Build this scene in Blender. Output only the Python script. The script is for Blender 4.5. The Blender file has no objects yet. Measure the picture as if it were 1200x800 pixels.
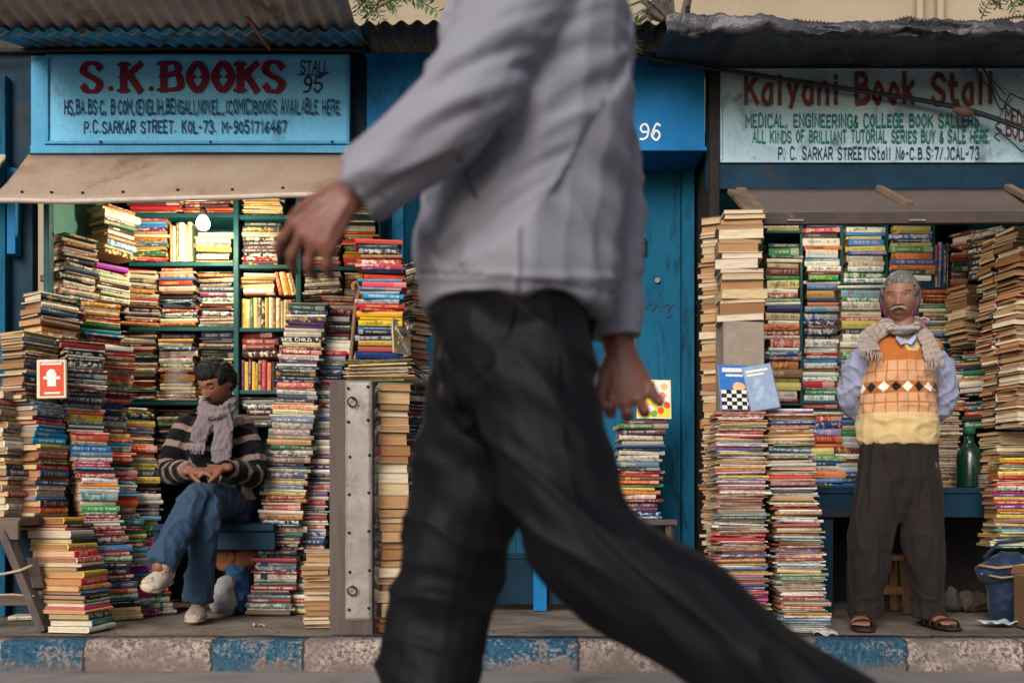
import bpy, math, random
import numpy as np
from mathutils import Vector, Matrix, Euler, noise
from mathutils.bvhtree import BVHTree
R = math.radians
random.seed(7)
S = bpy.context.scene
COL = S.collection

# ---------------------------------------------------------------- camera, sky, sun, exposure
F, HY, CZ = 1166.67, 595.0, 0.54            # focal length in photo pixels, horizon row, eye height above the pavement
cam = bpy.data.cameras.new('camera'); camo = bpy.data.objects.new('camera', cam); COL.objects.link(camo)
camo.location = (0, 0, CZ); camo.rotation_euler = (R(90), 0, 0)
cam.lens = 35; cam.sensor_width = 36; cam.sensor_fit = 'HORIZONTAL'
cam.shift_y = (HY - 400) / 1200
cam.clip_start = 0.05; cam.clip_end = 400
cam.dof.use_dof = True; cam.dof.focus_distance = 4.75; cam.dof.aperture_fstop = 2.0
S.camera = camo
w = bpy.data.worlds.new('World'); S.world = w; w.use_nodes = True
SUN_EL, SUN_AZ = R(26), R(203)               # azimuth: from the street side, a little to the left
nt = w.node_tree; bg = nt.nodes['Background']
sky = nt.nodes.new('ShaderNodeTexSky'); sky.sky_type = 'NISHITA'; sky.sun_disc = False
sky.sun_elevation = SUN_EL; sky.sun_rotation = SUN_AZ; sky.dust_density = 2.0; sky.ozone_density = 0.6; sky.air_density = 0.8
nt.links.new(sky.outputs[0], bg.inputs[0]); bg.inputs[1].default_value = 0.055
sl = bpy.data.lights.new('sun', 'SUN'); slo = bpy.data.objects.new('sun', sl); COL.objects.link(slo)
sl.energy = 1.5; sl.angle = R(34); sl.color = (1.0, 0.98, 0.95)
sd = Vector((math.sin(SUN_AZ) * math.cos(SUN_EL), math.cos(SUN_AZ) * math.cos(SUN_EL), math.sin(SUN_EL)))
slo.rotation_euler = (-sd).to_track_quat('-Z', 'Y').to_euler()
S.view_settings.view_transform = 'Standard'; S.view_settings.look = 'None'
S.view_settings.exposure = 1.1; S.view_settings.gamma = 1
S.render.engine = 'CYCLES'
S.cycles.use_denoising = True; S.cycles.max_bounces = 7; S.cycles.diffuse_bounces = 4
S.cycles.caustics_reflective = False; S.cycles.caustics_refractive = False

def W(px, py, D): return Vector(((px - 600) * D / F, D, CZ - (py - HY) * D / F))
def PX(px, D): return (px - 600) * D / F
def PZ(py, D): return CZ - (py - HY) * D / F

# ---------------------------------------------------------------- materials
def lin(c):
    return tuple(((x / 12.92) if x <= 0.04045 else ((x + 0.055) / 1.055) ** 2.4) for x in c)
def hexc(h): return lin(tuple(int(h[i:i + 2], 16) / 255 for i in (0, 2, 4)))
class NT:
    def __init__(s, name):
        s.m = bpy.data.materials.new(name); s.m.use_nodes = True; s.t = s.m.node_tree
        s.b = s.t.nodes['Principled BSDF']
    def n(s, typ, **k):
        x = s.t.nodes.new('ShaderNode' + typ)
        for a, v in k.items(): setattr(x, a, v)
        return x
    def link(s, a, b): s.t.links.new(a, b)
    def val(s, sock, v):
        if hasattr(v, 'links') or hasattr(v, 'is_linked'): s.link(v, sock)
        else: sock.default_value = v
    def math(s, op, a, b=0.0, c=0.0):
        x = s.n('Math', operation=op); s.val(x.inputs[0], a); s.val(x.inputs[1], b); s.val(x.inputs[2], c); return x.outputs[0]
    def mix(s, f, a, b, mode='MIX'):
        x = s.n('Mix', data_type='RGBA', blend_type=mode); s.val(x.inputs[0], f)
        for i, v in ((6, a), (7, b)):
            if isinstance(v, tuple): x.inputs[i].default_value = (*v[:3], 1)
            else: s.link(v, x.inputs[i])
        return x.outputs[2]
    def noise(s, scale, detail=4, vec=None, rough=0.6, dist=0.0):
        x = s.n('TexNoise'); x.inputs['Scale'].default_value = scale; x.inputs['Detail'].default_value = detail
        x.inputs['Roughness'].default_value = rough; x.inputs['Distortion'].default_value = dist
        s.link(vec if vec is not None else s.obj(), x.inputs['Vector']); return x.outputs[0]
    def obj(s):
        if not hasattr(s, '_o'): s._o = s.n('TexCoord').outputs['Object']
        return s._o
    def map(s, scale, vec=None, rot=(0, 0, 0)):
        x = s.n('Mapping'); x.inputs['Scale'].default_value = scale; x.inputs['Rotation'].default_value = rot
        s.link(vec if vec is not None else s.obj(), x.inputs['Vector']); return x.outputs[0]
    def ramp(s, f, lo, hi):
        x = s.n('MapRange', interpolation_type='SMOOTHSTEP'); s.val(x.inputs[0], f); x.inputs[1].default_value = lo; x.inputs[2].default_value = hi; return x.outputs[0]
    def bump(s, h, strength=0.3, dist=0.01):
        x = s.n('Bump'); x.inputs['Strength'].default_value = strength; x.inputs['Distance'].default_value = dist
        s.link(h, x.inputs['Height'])
        if s.b.inputs['Normal'].links: s.link(s.b.inputs['Normal'].links[0].from_socket, x.inputs['Normal'])
        s.link(x.outputs[0], s.b.inputs['Normal'])
    def out(s, col=None, rough=None, metal=None, spec=None):
        if col is not None:
            if isinstance(col, tuple): s.b.inputs['Base Color'].default_value = (*col[:3], 1)
            else: s.link(col, s.b.inputs['Base Color'])
        if rough is not None: s.val(s.b.inputs['Roughness'], rough)
        if metal is not None: s.b.inputs['Metallic'].default_value = metal
        if spec is not None: s.b.inputs['Specular IOR Level'].default_value = spec
        return s.m

def worn(name, c1, c2, scale=6, rough=0.65, bump=0.25, stain=None, stain_scale=3, stain_amt=(0.55, 0.7), metal=0, stretch=(1, 1, 1), fine=90, spec=0.18, chips=None):
    n = NT(name); v = n.map(stretch)
    f = n.ramp(n.noise(scale, 8, v, 0.65), 0.3, 0.7)
    c = n.mix(f, c1, c2)
    fn = n.noise(fine, 5, v)
    c = n.mix(n.ramp(fn, 0.35, 0.75), c, tuple(x * 0.72 for x in c1))
    if stain:
        c = n.mix(n.ramp(n.noise(stain_scale, 10, v, 0.72, 0.6), *stain_amt), c, stain)
    if chips:
        ch = n.ramp(n.noise(chips[1], 9, n.map((1, 1, .55)), .8, .4), chips[2], chips[2] + .02); c = n.mix(ch, c, chips[0])
        n.bump(ch, .3, .003)
    n.bump(fn, bump, 0.004)
    r = n.math('MULTIPLY_ADD', f, 0.15, rough - 0.07)
    return n.out(c, r, metal, spec)

M = {}
M['paint_light'] = worn('light blue enamel', hexc('58a6cd'), hexc('4699c5'), 3, 0.55, 0.15, hexc('33617c'), 5, (0.6, 0.78))
M['paint_board'] = worn('blue sign board paint', hexc('7ccbf2'), hexc('68bce8'), 2.2, 0.6, 0.1, hexc('54829a'), 4, (0.55, 0.8), stretch=(1, 1, .5), chips=(hexc('54707c'), 9, .70))
M['paint_pale'] = worn('pale grey blue sign paint', hexc('a9c2cb'), hexc('8aa8b3'), 3, 0.6, 0.2, hexc('5c7076'), 6, (0.5, 0.72), chips=(hexc('4d5c60'), 8, .67))
M['paint_blue'] = worn('bright blue enamel', hexc('1773ab'), hexc('0d5f97'), 3, 0.65, 0.2, hexc('14415c'), 4, (0.5, 0.7), stretch=(1, 1, .6), chips=(hexc('56686c'), 6, .67))
M['paint_deep'] = worn('deep teal blue enamel', hexc('0e5f7e'), hexc('0a4d69'), 3, 0.75, 0.3, hexc('0b2f42'), 5, (0.48, 0.66), stretch=(2, 2, .5), chips=(hexc('4a5a5e'), 7, .66))
M['paint_dark'] = worn('dark weathered blue paint', hexc('0d3245'), hexc('082231'), 4, 0.65, 0.3, hexc('2a2a2a'), 5, (0.55, 0.68), chips=(hexc('4c4a46'), 8, .68))
M['teal'] = worn('dark teal shelf paint', hexc('174c52'), hexc('123d44'), 5, 0.55, 0.2, hexc('0d2c2e'), 4, (0.55, 0.75))
M['green_wall'] = worn('sea green panel paint', hexc('4a7470'), hexc('3c6662'), 5, 0.6, 0.2, hexc('2c4f4a'), 4, (0.55, 0.75))
M['grey_tin'] = worn('weathered corrugated tin', hexc('a39f9c'), hexc('8a8683'), 4, 0.6, 0.3, hexc('6a5546'), 3, (0.52, 0.7), metal=0.2)
M['blue_tin'] = worn('blue painted corrugated tin', hexc('3590be'), hexc('2a78a0'), 4, 0.55, 0.3, hexc('434a42'), 4, (0.45, 0.6), metal=0.1)
M['black_tin'] = worn('blackened tin', hexc('3c3b3b'), hexc('2b2a2b'), 5, 0.6, 0.3, hexc('443a33'), 4, (0.55, 0.7))
M['awning'] = worn('tan painted awning sheet', hexc('ac9681'), hexc('947d6c'), 2.4, 0.65, 0.3, hexc('75594a'), 2.2, (0.5, 0.72), stretch=(1, 1, .4))
M['awning_rim'] = worn('pale awning rim', hexc('c9b9aa'), hexc('b5a293'), 6, 0.5, 0.1)
M['flap'] = worn('grey brown flap board', hexc('665b55'), hexc('544a44'), 3, 0.65, 0.2, hexc('54463e'), 3, (0.52, 0.75), stretch=(.4, 1, 1))
M['flap_edge'] = worn('dirty flap edge', hexc('4d423c'), hexc('3a322e'), 6, 0.7, 0.3, hexc('6b5b50'), 7, (0.55, 0.7))
def wood(name, c1, c2, dark, axis=2, scale=14, rough=0.75):
    n = NT(name); st = [10, 10, 10]; st[axis] = 0.7
    v = n.map(tuple(st)); f = n.noise(scale / 10, 8, v, 0.7, 0.4)
    c = n.mix(n.ramp(f, 0.3, 0.7), c1, c2)
    c = n.mix(n.ramp(n.noise(3, 8), 0.55, 0.75), c, dark)
    n.bump(f, 0.4, 0.004); return n.out(c, rough, 0, 0.3)
M['old_wood'] = wood('old grey brown timber', hexc('5c504a'), hexc('443a36'), hexc('302825'))
M['wood_x'] = wood('old timber rail', hexc('6e5d52'), hexc('51443c'), hexc('342b27'), 0)
M['warm_wood'] = wood('worn brown wood', hexc('8a6544'), hexc('6b4a30'), hexc('3b281b'))
M['pale_wood'] = wood('raw pale batten', hexc('7c6857'), hexc('675344'), hexc('42352b'), 0)
M['plate'] = worn('scuffed grey metal strip', hexc('978d86'), hexc('7d746e'), 7, 0.5, 0.3, hexc('5e554f'), 9, (0.5, 0.72), metal=0.25, fine=160)
M['iron'] = worn('black iron', (0.02, 0.019, 0.018), (0.04, 0.036, 0.03), 30, 0.6, 0.3, metal=0.5)
M['cream_wall'] = worn('cream plaster', hexc('a89982'), hexc('9b8c75'), 1.2, 0.9, 0.15, hexc('7c6f5e'), 0.7, (0.5, 0.8))
M['asphalt'] = worn('road asphalt', hexc('8e8682'), hexc('7d7673'), 5, 0.9, 0.6, hexc('605a56'), 2, (0.5, 0.75), fine=160)
M['pavement'] = worn('dusty pavement concrete', hexc('877a6d'), hexc('766a5e'), 3, 0.9, 0.5, hexc('50473f'), 2.4, (0.47, 0.7), fine=120)
M['dark_inside'] = worn('near black boards', hexc('2e2a28'), hexc('1f1d1d'), 6, 0.85, 0.3)  # near-black brown varied at random, for inner boards and a sack
M['ink_red'] = worn('dark red sign paint', hexc('742639'), hexc('681f33'), 8, 0.6, 0.1, hexc('6a3142'), 14, (0.55, 0.8))
M['ink_maroon'] = worn('faded maroon sign paint', hexc('6e3a3e'), hexc('5c2f35'), 8, 0.6, 0.1, hexc('6d5a5a'), 14, (0.5, 0.72))
M['ink_navy'] = worn('navy sign paint', hexc('1b3d63'), hexc('17365a'), 8, 0.6, 0.1, hexc('2b5068'), 16, (0.55, 0.8))
M['ink_green'] = worn('green sign paint', hexc('1c6b62'), hexc('17584f'), 8, 0.6, 0.1, hexc('3f7a76'), 16, (0.55, 0.8))
M['ink_dark'] = worn('charcoal sign paint', hexc('2c3244'), hexc('262b3c'), 8, 0.6, 0.1, hexc('55606a'), 16, (0.55, 0.8))
M['ink_white'] = worn('white sign paint', hexc('e8eef0'), hexc('d8e2e6'), 8, 0.6, 0.1)
M['cable'] = NT('black cable sheath').out((0.012, 0.012, 0.013), 0.55)
n = NT('tarpaulin'); f = n.noise(5, 6); g = n.noise(40, 5)
n.bump(f, 0.6, 0.03); n.bump(g, 0.3, 0.004)
M['tarp'] = n.out(n.mix(n.ramp(g, .35, .7), hexc('353234'), hexc('252325')), 0.5, 0.0, 0.6)
n = NT('glossy tarp lip'); f = n.noise(9, 6); n.bump(f, 0.8, 0.03)
M['tarp_lip'] = n.out(n.mix(n.ramp(n.noise(6, 6), .35, .7), hexc('48464a'), hexc('1f1d1f')), 0.4, 0.0, 0.5)

# ---------------------------------------------------------------- mesh builder
class MB:
    def __init__(s): s.v = []; s.f = []; s.mi = []; s.sm = []
    def add(s, vs, fs, mi=0, sm=False):
        b = len(s.v); s.v += [tuple(v) for v in vs]
        for f in fs: s.f.append(tuple(b + i for i in f)); s.mi.append(mi); s.sm.append(sm)
        return s
    def box(s, c, d, rot=None, mi=0):
        vs = [Vector((x * d[0] / 2, y * d[1] / 2, z * d[2] / 2)) for x in (-1, 1) for y in (-1, 1) for z in (-1, 1)]
        if rot is not None:
            q = rot if isinstance(rot, Matrix) else Euler(rot).to_matrix()
            vs = [q @ v for v in vs]
        c = Vector(c); vs = [v + c for v in vs]
        return s.add(vs, [(0, 1, 3, 2), (4, 6, 7, 5), (0, 4, 5, 1), (2, 3, 7, 6), (0, 2, 6, 4), (1, 5, 7, 3)], mi)
    def span(s, a, b, mi=0):
        a = Vector(a); b = Vector(b); return s.box((a + b) / 2, [abs(x) for x in (b - a)], None, mi)
    def tube(s, pts, r, n=10, mi=0, cap=True, sm=True):
        pts = [Vector(p) for p in pts]; rs = r if isinstance(r, (list, tuple)) else [r] * len(pts)
        rings = []; ref = None
        for i, p in enumerate(pts):
            t = (pts[min(i + 1, len(pts) - 1)] - pts[max(i - 1, 0)]).normalized()
            if ref is None: ref = t.orthogonal().normalized()
            ref = (ref - t * ref.dot(t)).normalized(); o = t.cross(ref)
            rings.append([p + (ref * math.cos(2 * math.pi * k / n) + o * math.sin(2 * math.pi * k / n)) * rs[i] for k in range(n)])
        vs = [v for rg in rings for v in rg]
        fs = [(i * n + k, i * n + (k + 1) % n, (i + 1) * n + (k + 1) % n, (i + 1) * n + k) for i in range(len(pts) - 1) for k in range(n)]
        s.add(vs, fs, mi, sm)
        if cap:
            b = len(s.v) - len(vs)
            s.f.append(tuple(b + k for k in reversed(range(n)))); s.mi.append(mi); s.sm.append(False)
            s.f.append(tuple(b + (len(pts) - 1) * n + k for k in range(n))); s.mi.append(mi); s.sm.append(False)
        return s
    def grid(s, fn, nu, nv, mi=0, sm=True):
        vs = [fn(i / nu, j / nv) for i in range(nu + 1) for j in range(nv + 1)]
        fs = [(i * (nv + 1) + j, (i + 1) * (nv + 1) + j, (i + 1) * (nv + 1) + j + 1, i * (nv + 1) + j + 1) for i in range(nu) for j in range(nv)]
        return s.add(vs, fs, mi, sm)
    def lathe(s, base, prof, n=20, mi=0):
        base = Vector(base)
        return s.tube([base + Vector((0, 0, z)) for r, z in prof], [max(r, .0005) for r, z in prof], n, mi)
    def mesh(s, name, mats, off=Vector((0, 0, 0))):
        me = bpy.data.meshes.new(name)
        me.from_pydata([(v[0] - off[0], v[1] - off[1], v[2] - off[2]) for v in s.v], [], s.f)
        for m in (mats if isinstance(mats, (list, tuple)) else [mats]): me.materials.append(m)
        me.polygons.foreach_set('material_index', s.mi); me.polygons.foreach_set('use_smooth', s.sm)
        me.update(); return me

def wloc(o):
    v = Vector((0, 0, 0))
    while o is not None: v += o.location; o = o.parent
    return v
def tag(o, label=None, cat=None, group=None, kind=None):
    if label: o['label'] = label
    if cat: o['category'] = cat
    if group: o['group'] = group
    if kind: o['kind'] = kind
    return o
def put(name, mb, mats, parent=None, bevel=0.0, solid=0.0, base=None):
    if parent is not None: off = wloc(parent); loc = Vector((0, 0, 0))
    else:
        a = np.array(mb.v); off = Vector(((a[:, 0].min() + a[:, 0].max()) / 2, (a[:, 1].min() + a[:, 1].max()) / 2, a[:, 2].min())) if base is None else Vector(base)
        loc = off
    me = mb.mesh(name, mats, off); o = bpy.data.objects.new(name, me); COL.objects.link(o)
    o.location = loc; o.parent = parent
    if solid: m = o.modifiers.new('solid', 'SOLIDIFY'); m.thickness = solid; m.offset = 0
    if bevel: m = o.modifiers.new('bevel', 'BEVEL'); m.width = bevel; m.segments = 2; m.limit_method = 'ANGLE'
    return o
def empty(name, loc, label, cat, group=None):
    o = bpy.data.objects.new(name, None); COL.objects.link(o); o.location = loc; o.empty_display_size = .1
    return tag(o, label, cat, group)

# ---------------------------------------------------------------- hand lettering: strokes on a 12-high grid, two hex digits a point
GL = {
'A': (8, '00 4c 80|24 64'), 'B': (8, '00 0c|~0c 5c 7a 68 06|~06 67 84 71 00'), 'C': (8, '~8a 6c 2c 09 03 20 60 82'),
'D': (8, '00 0c|~0c 4c 79 83 40 00'), 'E': (7, '7c 0c 00 70|06 56'), 'F': (7, '7c 0c 00|06 56'), 'G': (8, '~8a 6c 2c 09 03 20 60 83|56 86 80'),
'H': (8, '00 0c|80 8c|06 86'), 'I': (2, '10 1c'), 'J': (7, '~6c 63 40 10 02'), 'K': (8, '00 0c|8c 05|37 80'), 'L': (7, '0c 00 70'),
'M': (10, '00 0c 55 ac a0'), 'N': (8, '00 0c 80 8c'), 'O': (8, '~4c 19 06 13 40 73 86 79 4c'), 'P': (8, '00 0c|~0c 6c 89 66 06'),
'R': (8, '00 0c|~0c 6c 89 66 06|46 80'), 'S': (8, '~8a 6c 2c 09 27 65 83 60 20 02'), 'T': (8, '0c 8c|4c 40'),
'U': (8, '~0c 03 20 60 83 8c'), 'V': (8, '0c 40 8c'), 'Y': (8, '0c 46 8c|46 40'), 'X': (8, '0c 80|8c 00'),
'0': (8, '~4c 19 06 13 40 73 86 79 4c'), '1': (5, '19 3c 30'), '2': (8, '~09 2c 6c 79 45 00|00 80'), '3': (8, '~0a 2c 6c 79 46|~46 76 83 50 20 02'), '4': (8, '60 6c 04 84'),
'5': (8, '7c 1c 07|~07 57 84 50 20 02'), '6': (8, '~7b 4c 17 03 40 73 66 37 14'), '7': (8, '0c 8c 30'),
'8': (8, '~46 18 2b 6b 78 46 13 20 60 73 46'), '9': (8, '~76 36 19 3c 6c 89 86 72 40 10'),
'.': (3, '.11'), ',': (3, '21 0f'), '-': (5, '06 46'), '(': (4, '~4c 19 13 40'), ')': (4, '~0c 39 33 00'),
'&': (7, '~70 27 2a 4b 59 03 20 50 74'), '/': (6, '00 6c'), ':': (3, '.13|.19'), '*': (3, '.16'), "'": (3, '2c 19'), ' ': (5, ''),
'a': (7, '~68 27 03 20 50 64|68 60'), 'l': (3, '1c 10'), 'y': (7, '08 33|68 2d!'), 'n': (7, '08 00|~06 38 58 65 60'), 'i': (3, '18 10|.1b'),
'o': (7, '~38 15 03 30 53 65 38'), 'k': (7, '0c 00|68 04|25 60'), 't': (6, '~2c 23 40 60|08 58'),
}
def catmull(P, m=7):
    P = [np.array(p, float) for p in P]; out = []
    closed = np.allclose(P[0], P[-1]) and len(P) > 3
    for i in range(len(P) - 1):
        p0 = P[i - 1] if i else (P[-2] if closed else 2 * P[0] - P[1])
        p3 = P[i + 2] if i + 2 < len(P) else (P[1] if closed else 2 * P[-1] - P[-2])
        for k in range(m):
            t = k / m; a, b = P[i], P[i + 1]
            out.append(.5 * (2 * a + (b - p0) * t + (2 * p0 - 5 * a + 4 * b - p3) * t * t + (3 * a - p0 - 3 * b + p3) * t ** 3))
    out.append(P[-1]); return out
def ribbon(mb, pts, hw, tf, mi, k, hw_fn=None):
    pts = [np.array(p, float) for p in pts]; L, Rr = [], []; cl = len(pts) > 4 and np.allclose(pts[0], pts[-1])
    for i, p in enumerate(pts):
        a = pts[max(i - 1, 0)]; b = pts[min(i + 1, len(pts) - 1)]
        if cl and i == 0: a = pts[-2]
        if cl and i == len(pts) - 1: b = pts[1]
        d1 = p - a; d2 = b - p
        if np.linalg.norm(d1) < 1e-9: d1 = d2
        if np.linalg.norm(d2) < 1e-9: d2 = d1
        d1 = d1 / np.linalg.norm(d1); d2 = d2 / np.linalg.norm(d2); t = d1 + d2
        nrm = np.linalg.norm(t); t = t / nrm if nrm > .2 else d1
        m = min(1 / max(abs(t @ d1), .45), 2.0)
        h = (hw_fn(i / (len(pts) - 1), t) if hw_fn else hw) * m; q = np.array((-t[1], t[0])) * h
        e = 0 if cl else (-d1 * hw * .7 if i == 0 else (d2 * hw * .7 if i == len(pts) - 1 else 0))
        L.append(p + e + q); Rr.append(p + e - q)
    n = len(pts)
    mb.add([tf(v[0], v[1], k) for v in L] + [tf(v[0], v[1], k) for v in Rr], [(i, n + i, n + i + 1, i + 1) for i in range(n - 1)], mi)
def hexpt(q):
    y = int(q[1], 16); return (int(q[0], 16), y if y <= 12 else -(y - 12) * 1.6 if y < 15 else -1.5)
def lettering(mb, text, x0, x1, y0, y1, D, mi, weight=1.0, jitter=.3, slant=0.0, serif=False, gap=2.6, seed=1, lift=.004, rise=0.0):
    """Paint text on the plane y = D - lift; x0..x1 and y0..y1 are photo pixels (y0 top)."""
    rnd = random.Random(seed); X0, X1, Z1, Z0 = PX(x0, D), PX(x1, D), PZ(y0, D), PZ(y1, D)
    wid = sum(GL[c][0] + gap for c in text) - gap; sx = (X1 - X0) / wid; sz = (Z1 - Z0) / 12
    cx = 0.0; kk = 0
    for c in text:
        w_, st = GL[c]; jz = rnd.uniform(-jitter, jitter); jr = rnd.uniform(-.03, .03) * jitter / .3; js = 1 + rnd.uniform(-.05, .05) * jitter / .3
        def tf(x, y, k, cx=cx):
            xx = (cx + x + (y * slant) + jr * y) * sx; zz = (y * js + jz) * sz
            return (X0 + xx, D - lift - k * .00012, Z0 + zz + rise * (xx / (X1 - X0)))
        for s_ in [q for q in st.split('|') if q]:
            kk += 1
            if s_[0] == '.':
                p = hexpt(s_[1:]); r = .95 * weight
                mb.add([tf(p[0] + r * a, p[1] + r * b * .9, kk) for a, b in ((-1, 0), (-.7, -.7), (0, -1), (.7, -.7), (1, 0), (.7, .7), (0, 1), (-.7, .7))], [tuple(range(8))], mi); continue
            s_ = s_.replace('!', ''); cur = s_[0] == '~'
            P = [hexpt(q) for q in s_.lstrip('~').split()]
            if cur: P = catmull(P)
            if serif:
                ribbon(mb, P, .95 * weight, tf, mi, kk, lambda u, t: weight * (.55 + .75 * abs(t[1])))
                if not cur:
                    for i, p in enumerate(P):
                        q = P[i + 1] if i + 1 < len(P) else P[i - 1]
                        if abs(q[0] - p[0]) < 5 and (i in (0, len(P) - 1)):
                            kk += 1; ribbon(mb, [(p[0] - 1.9 * weight, p[1] + (-.3 if p[1] > 6 else .3)), (p[0] + 1.9 * weight, p[1] + (-.3 if p[1] > 6 else .3))], .5 * weight, tf, mi, kk)
                    if abs(P[0][0] - P[1][0]) < .5 and len(P) == 2:
                        kk += 1; x_, y_ = P[0][0], 6; mb.add([tf(x_ + a, y_ + b, kk) for a, b in ((-2.1 * weight, 0), (0, -1.5), (2.1 * weight, 0), (0, 1.5))], [(0, 1, 2, 3)], mi)
                elif c == 'O':
                    for x_ in (1.2, 7.0):
                        kk += 1; mb.add([tf(x_ + a, 6 + b, kk) for a, b in ((-1.9 * weight, 0), (0, -1.6), (1.9 * weight, 0), (0, 1.6))], [(0, 1, 2, 3)], mi)
            else: ribbon(mb, P, .8 * weight, tf, mi, kk)
        cx += w_ + gap

# ================================================================ the setting
KY, RZ = 4.04, -0.12                         # kerb face, road level
mb = MB(); mb.grid(lambda u, v: (-60 + 120 * u, -40 + (KY + 40.2) * v, RZ), 40, 30)
tag(put('road', mb, M['asphalt']), kind='structure')
mb = MB(); mb.grid(lambda u, v: (-14 + 28 * u, KY + .16 + 3.2 * v, .004 * noise.noise((u * 40, v * 9, 0)) - .004), 120, 20)
n = NT('dusty cracked pavement concrete'); f = n.noise(3, 8, rough=.7); g = n.noise(110, 5); d = n.noise(1.3, 6)
vo = n.n('TexVoronoi', feature='DISTANCE_TO_EDGE'); vo.inputs['Scale'].default_value = 1.6; vv = n.n('VectorMath', operation='ADD'); n.link(n.obj(), vv.inputs[0]); nn = n.n('TexNoise'); nn.inputs['Scale'].default_value = 5; n.link(n.obj(), nn.inputs['Vector'])
sc_ = n.n('VectorMath', operation='SCALE'); sc_.inputs['Scale'].default_value = .25; n.link(nn.outputs['Color'], sc_.inputs[0]); n.link(sc_.outputs[0], vv.inputs[1]); n.link(vv.outputs[0], vo.inputs['Vector'])
crack = n.math('LESS_THAN', vo.outputs['Distance'], .006)
c = n.mix(n.ramp(f, .35, .65), hexc('8a7d70'), hexc('5f554c')); c = n.mix(n.math('MULTIPLY', n.ramp(g, .45, .75), .5), c, hexc('a89a8a')); c = n.mix(n.math('MULTIPLY', n.ramp(d, .48, .66), .6), c, hexc('473f38')); c = n.mix(n.math('MULTIPLY', crack, .8), c, hexc('2a2522'))
n.bump(g, .5, .006); n.bump(f, .3, .02); M['pavement'] = n.out(c, .92, 0, .15)
tag(put('pavement', mb, M['pavement']), kind='structure')
# kerb: painted blue in lengths, bare concrete between
n = NT('painted kerb concrete')
x = n.n('Separate' + 'XYZ'); n.link(n.n('NewGeometry').outputs['Position'], x.inputs[0])
edges = [(-1e3, -2.9), (0, 98), (247, 355), (561, 678), (940, 1063), (1330, 1460)]
fac = None
wob = n.math('MULTIPLY_ADD', n.noise(30, 4), .03, -.015); xx = n.math('ADD', x.outputs[0], wob)
for a, b in edges:
    a_ = PX(a, KY) if a > -500 else -30; b_ = PX(b, KY) if a > -500 else -2.9
    m_ = n.math('MULTIPLY', n.math('GREATER_THAN', xx, a_), n.math('LESS_THAN', xx, b_))
    fac = m_ if fac is None else n.math('MAXIMUM', fac, m_)
pit = n.noise(55, 6, rough=.75); big = n.noise(7, 6)
wear = n.ramp(n.math('ADD', n.math('MULTIPLY', pit, .42), n.math('MULTIPLY', big, .66)), .53, .64)
conc = n.mix(n.ramp(pit, .38, .6), hexc('4c403b'), hexc('b3a398')); conc = n.mix(n.ramp(big, .4, .7), conc, hexc('6f625a'))
blue = n.mix(n.ramp(pit, .35, .6), hexc('1f3848'), hexc('30596f'))
jn = None
for a in (-120, 98, 247, 355, 470, 561, 678, 810, 940, 1063, 1200, 1330):
    q = n.math('LESS_THAN', n.math('ABSOLUTE', n.math('SUBTRACT', xx, PX(a, KY))), .006); jn = q if jn is None else n.math('MAXIMUM', jn, q)
c = n.mix(n.math('MULTIPLY', fac, n.math('SUBTRACT', 1.0, n.math('MULTIPLY', wear, .9))), conc, blue)
z_ = n.ramp(x.outputs[2], -.06, -.125); c = n.mix(n.math('MULTIPLY', z_, n.ramp(big, .3, .6)), c, hexc('6b5d54')); c = n.mix(n.math('MULTIPLY', jn, .8), c, hexc('2b2624'))
n.bump(pit, .7, .012); M['kerb'] = n.out(c, .9, 0, .2)
mb = MB()
prof = [(KY - .012, RZ - .02), (KY, RZ + .02), (KY + .002, -.028), (KY + .012, -.008), (KY + .035, .002), (KY + .17, .003), (KY + .17, -.05)]
def kf(u, v):
    i = min(int(round(v * (len(prof) - 1))), len(prof) - 1); xw = -14 + 28 * u
    q = noise.noise((xw * 6, i * .7, 3)) * .006 + noise.noise((xw * 1.3, 0, 9)) * .006
    return (xw, prof[i][0] + q * (1 if i < 5 else 0), prof[i][1] + (q * .8 if 1 < i < 6 else 0))
mb.grid(kf, 700, len(prof) - 1); tag(put('kerb', mb, M['kerb']), kind='structure')

# cream building behind the stalls
t = empty('building', (1.0, 8.6, 0), 'cream plastered building rising behind the stall roofs', 'building')
mb = MB(); mb.span((-14, 8.6, -.1), (15, 9.0, 9.5)); mb.span((-14, 8.52, 5.0), (15, 8.598, 5.25)); put('wall', mb, M['cream_wall'], t)
for px in (1077, 1101):
    mb = MB(); xx = PX(px, 8.5); mb.tube([(xx, 8.48, 0), (xx, 8.48, 9.3)], .035, 10)
    for z in (3.2, 5.6, 8): mb.box((xx, 8.52, z), (.12, .1, .03))
    put('drain_pipe', mb, M['cream_wall'], t)

# ---------------------------------------------------------------- corrugated roofs
def corrugated(x0, x1, a, b, pitch=.075, amp=.011, edge=.01, nx=12, seed=0, sag=0.0):
    """a = (y, z) of the near edge, b = (y, z) of the far edge; waves run across x."""
    nu = int((x1 - x0) / pitch * 8)
    def fn(u, v):
        xw = x0 + (x1 - x0) * u
        yy = a[0] + (b[0] - a[0]) * v; zz = a[1] + (b[1] - a[1]) * v
        zz += amp * math.sin(2 * math.pi * xw / pitch) + edge * noise.noise((xw * 1.7, v * 2, seed)) - sag * math.sin(math.pi * u) * (1 - v)
        return (xw, yy + .02 * noise.noise((xw * 2.2, seed, 1)) * (1 - v), zz)
    return MB().grid(fn, nu, 8)
def roof(label, sheets):
    ys = [s[0] for s in sheets]; t = empty('roof_sheet', (0, 0, 0), label, 'roof')
    return t
mb = corrugated(PX(-60, 4.5), PX(416, 4.5), (4.18, 2.76), (4.57, 2.716), seed=2)
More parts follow.
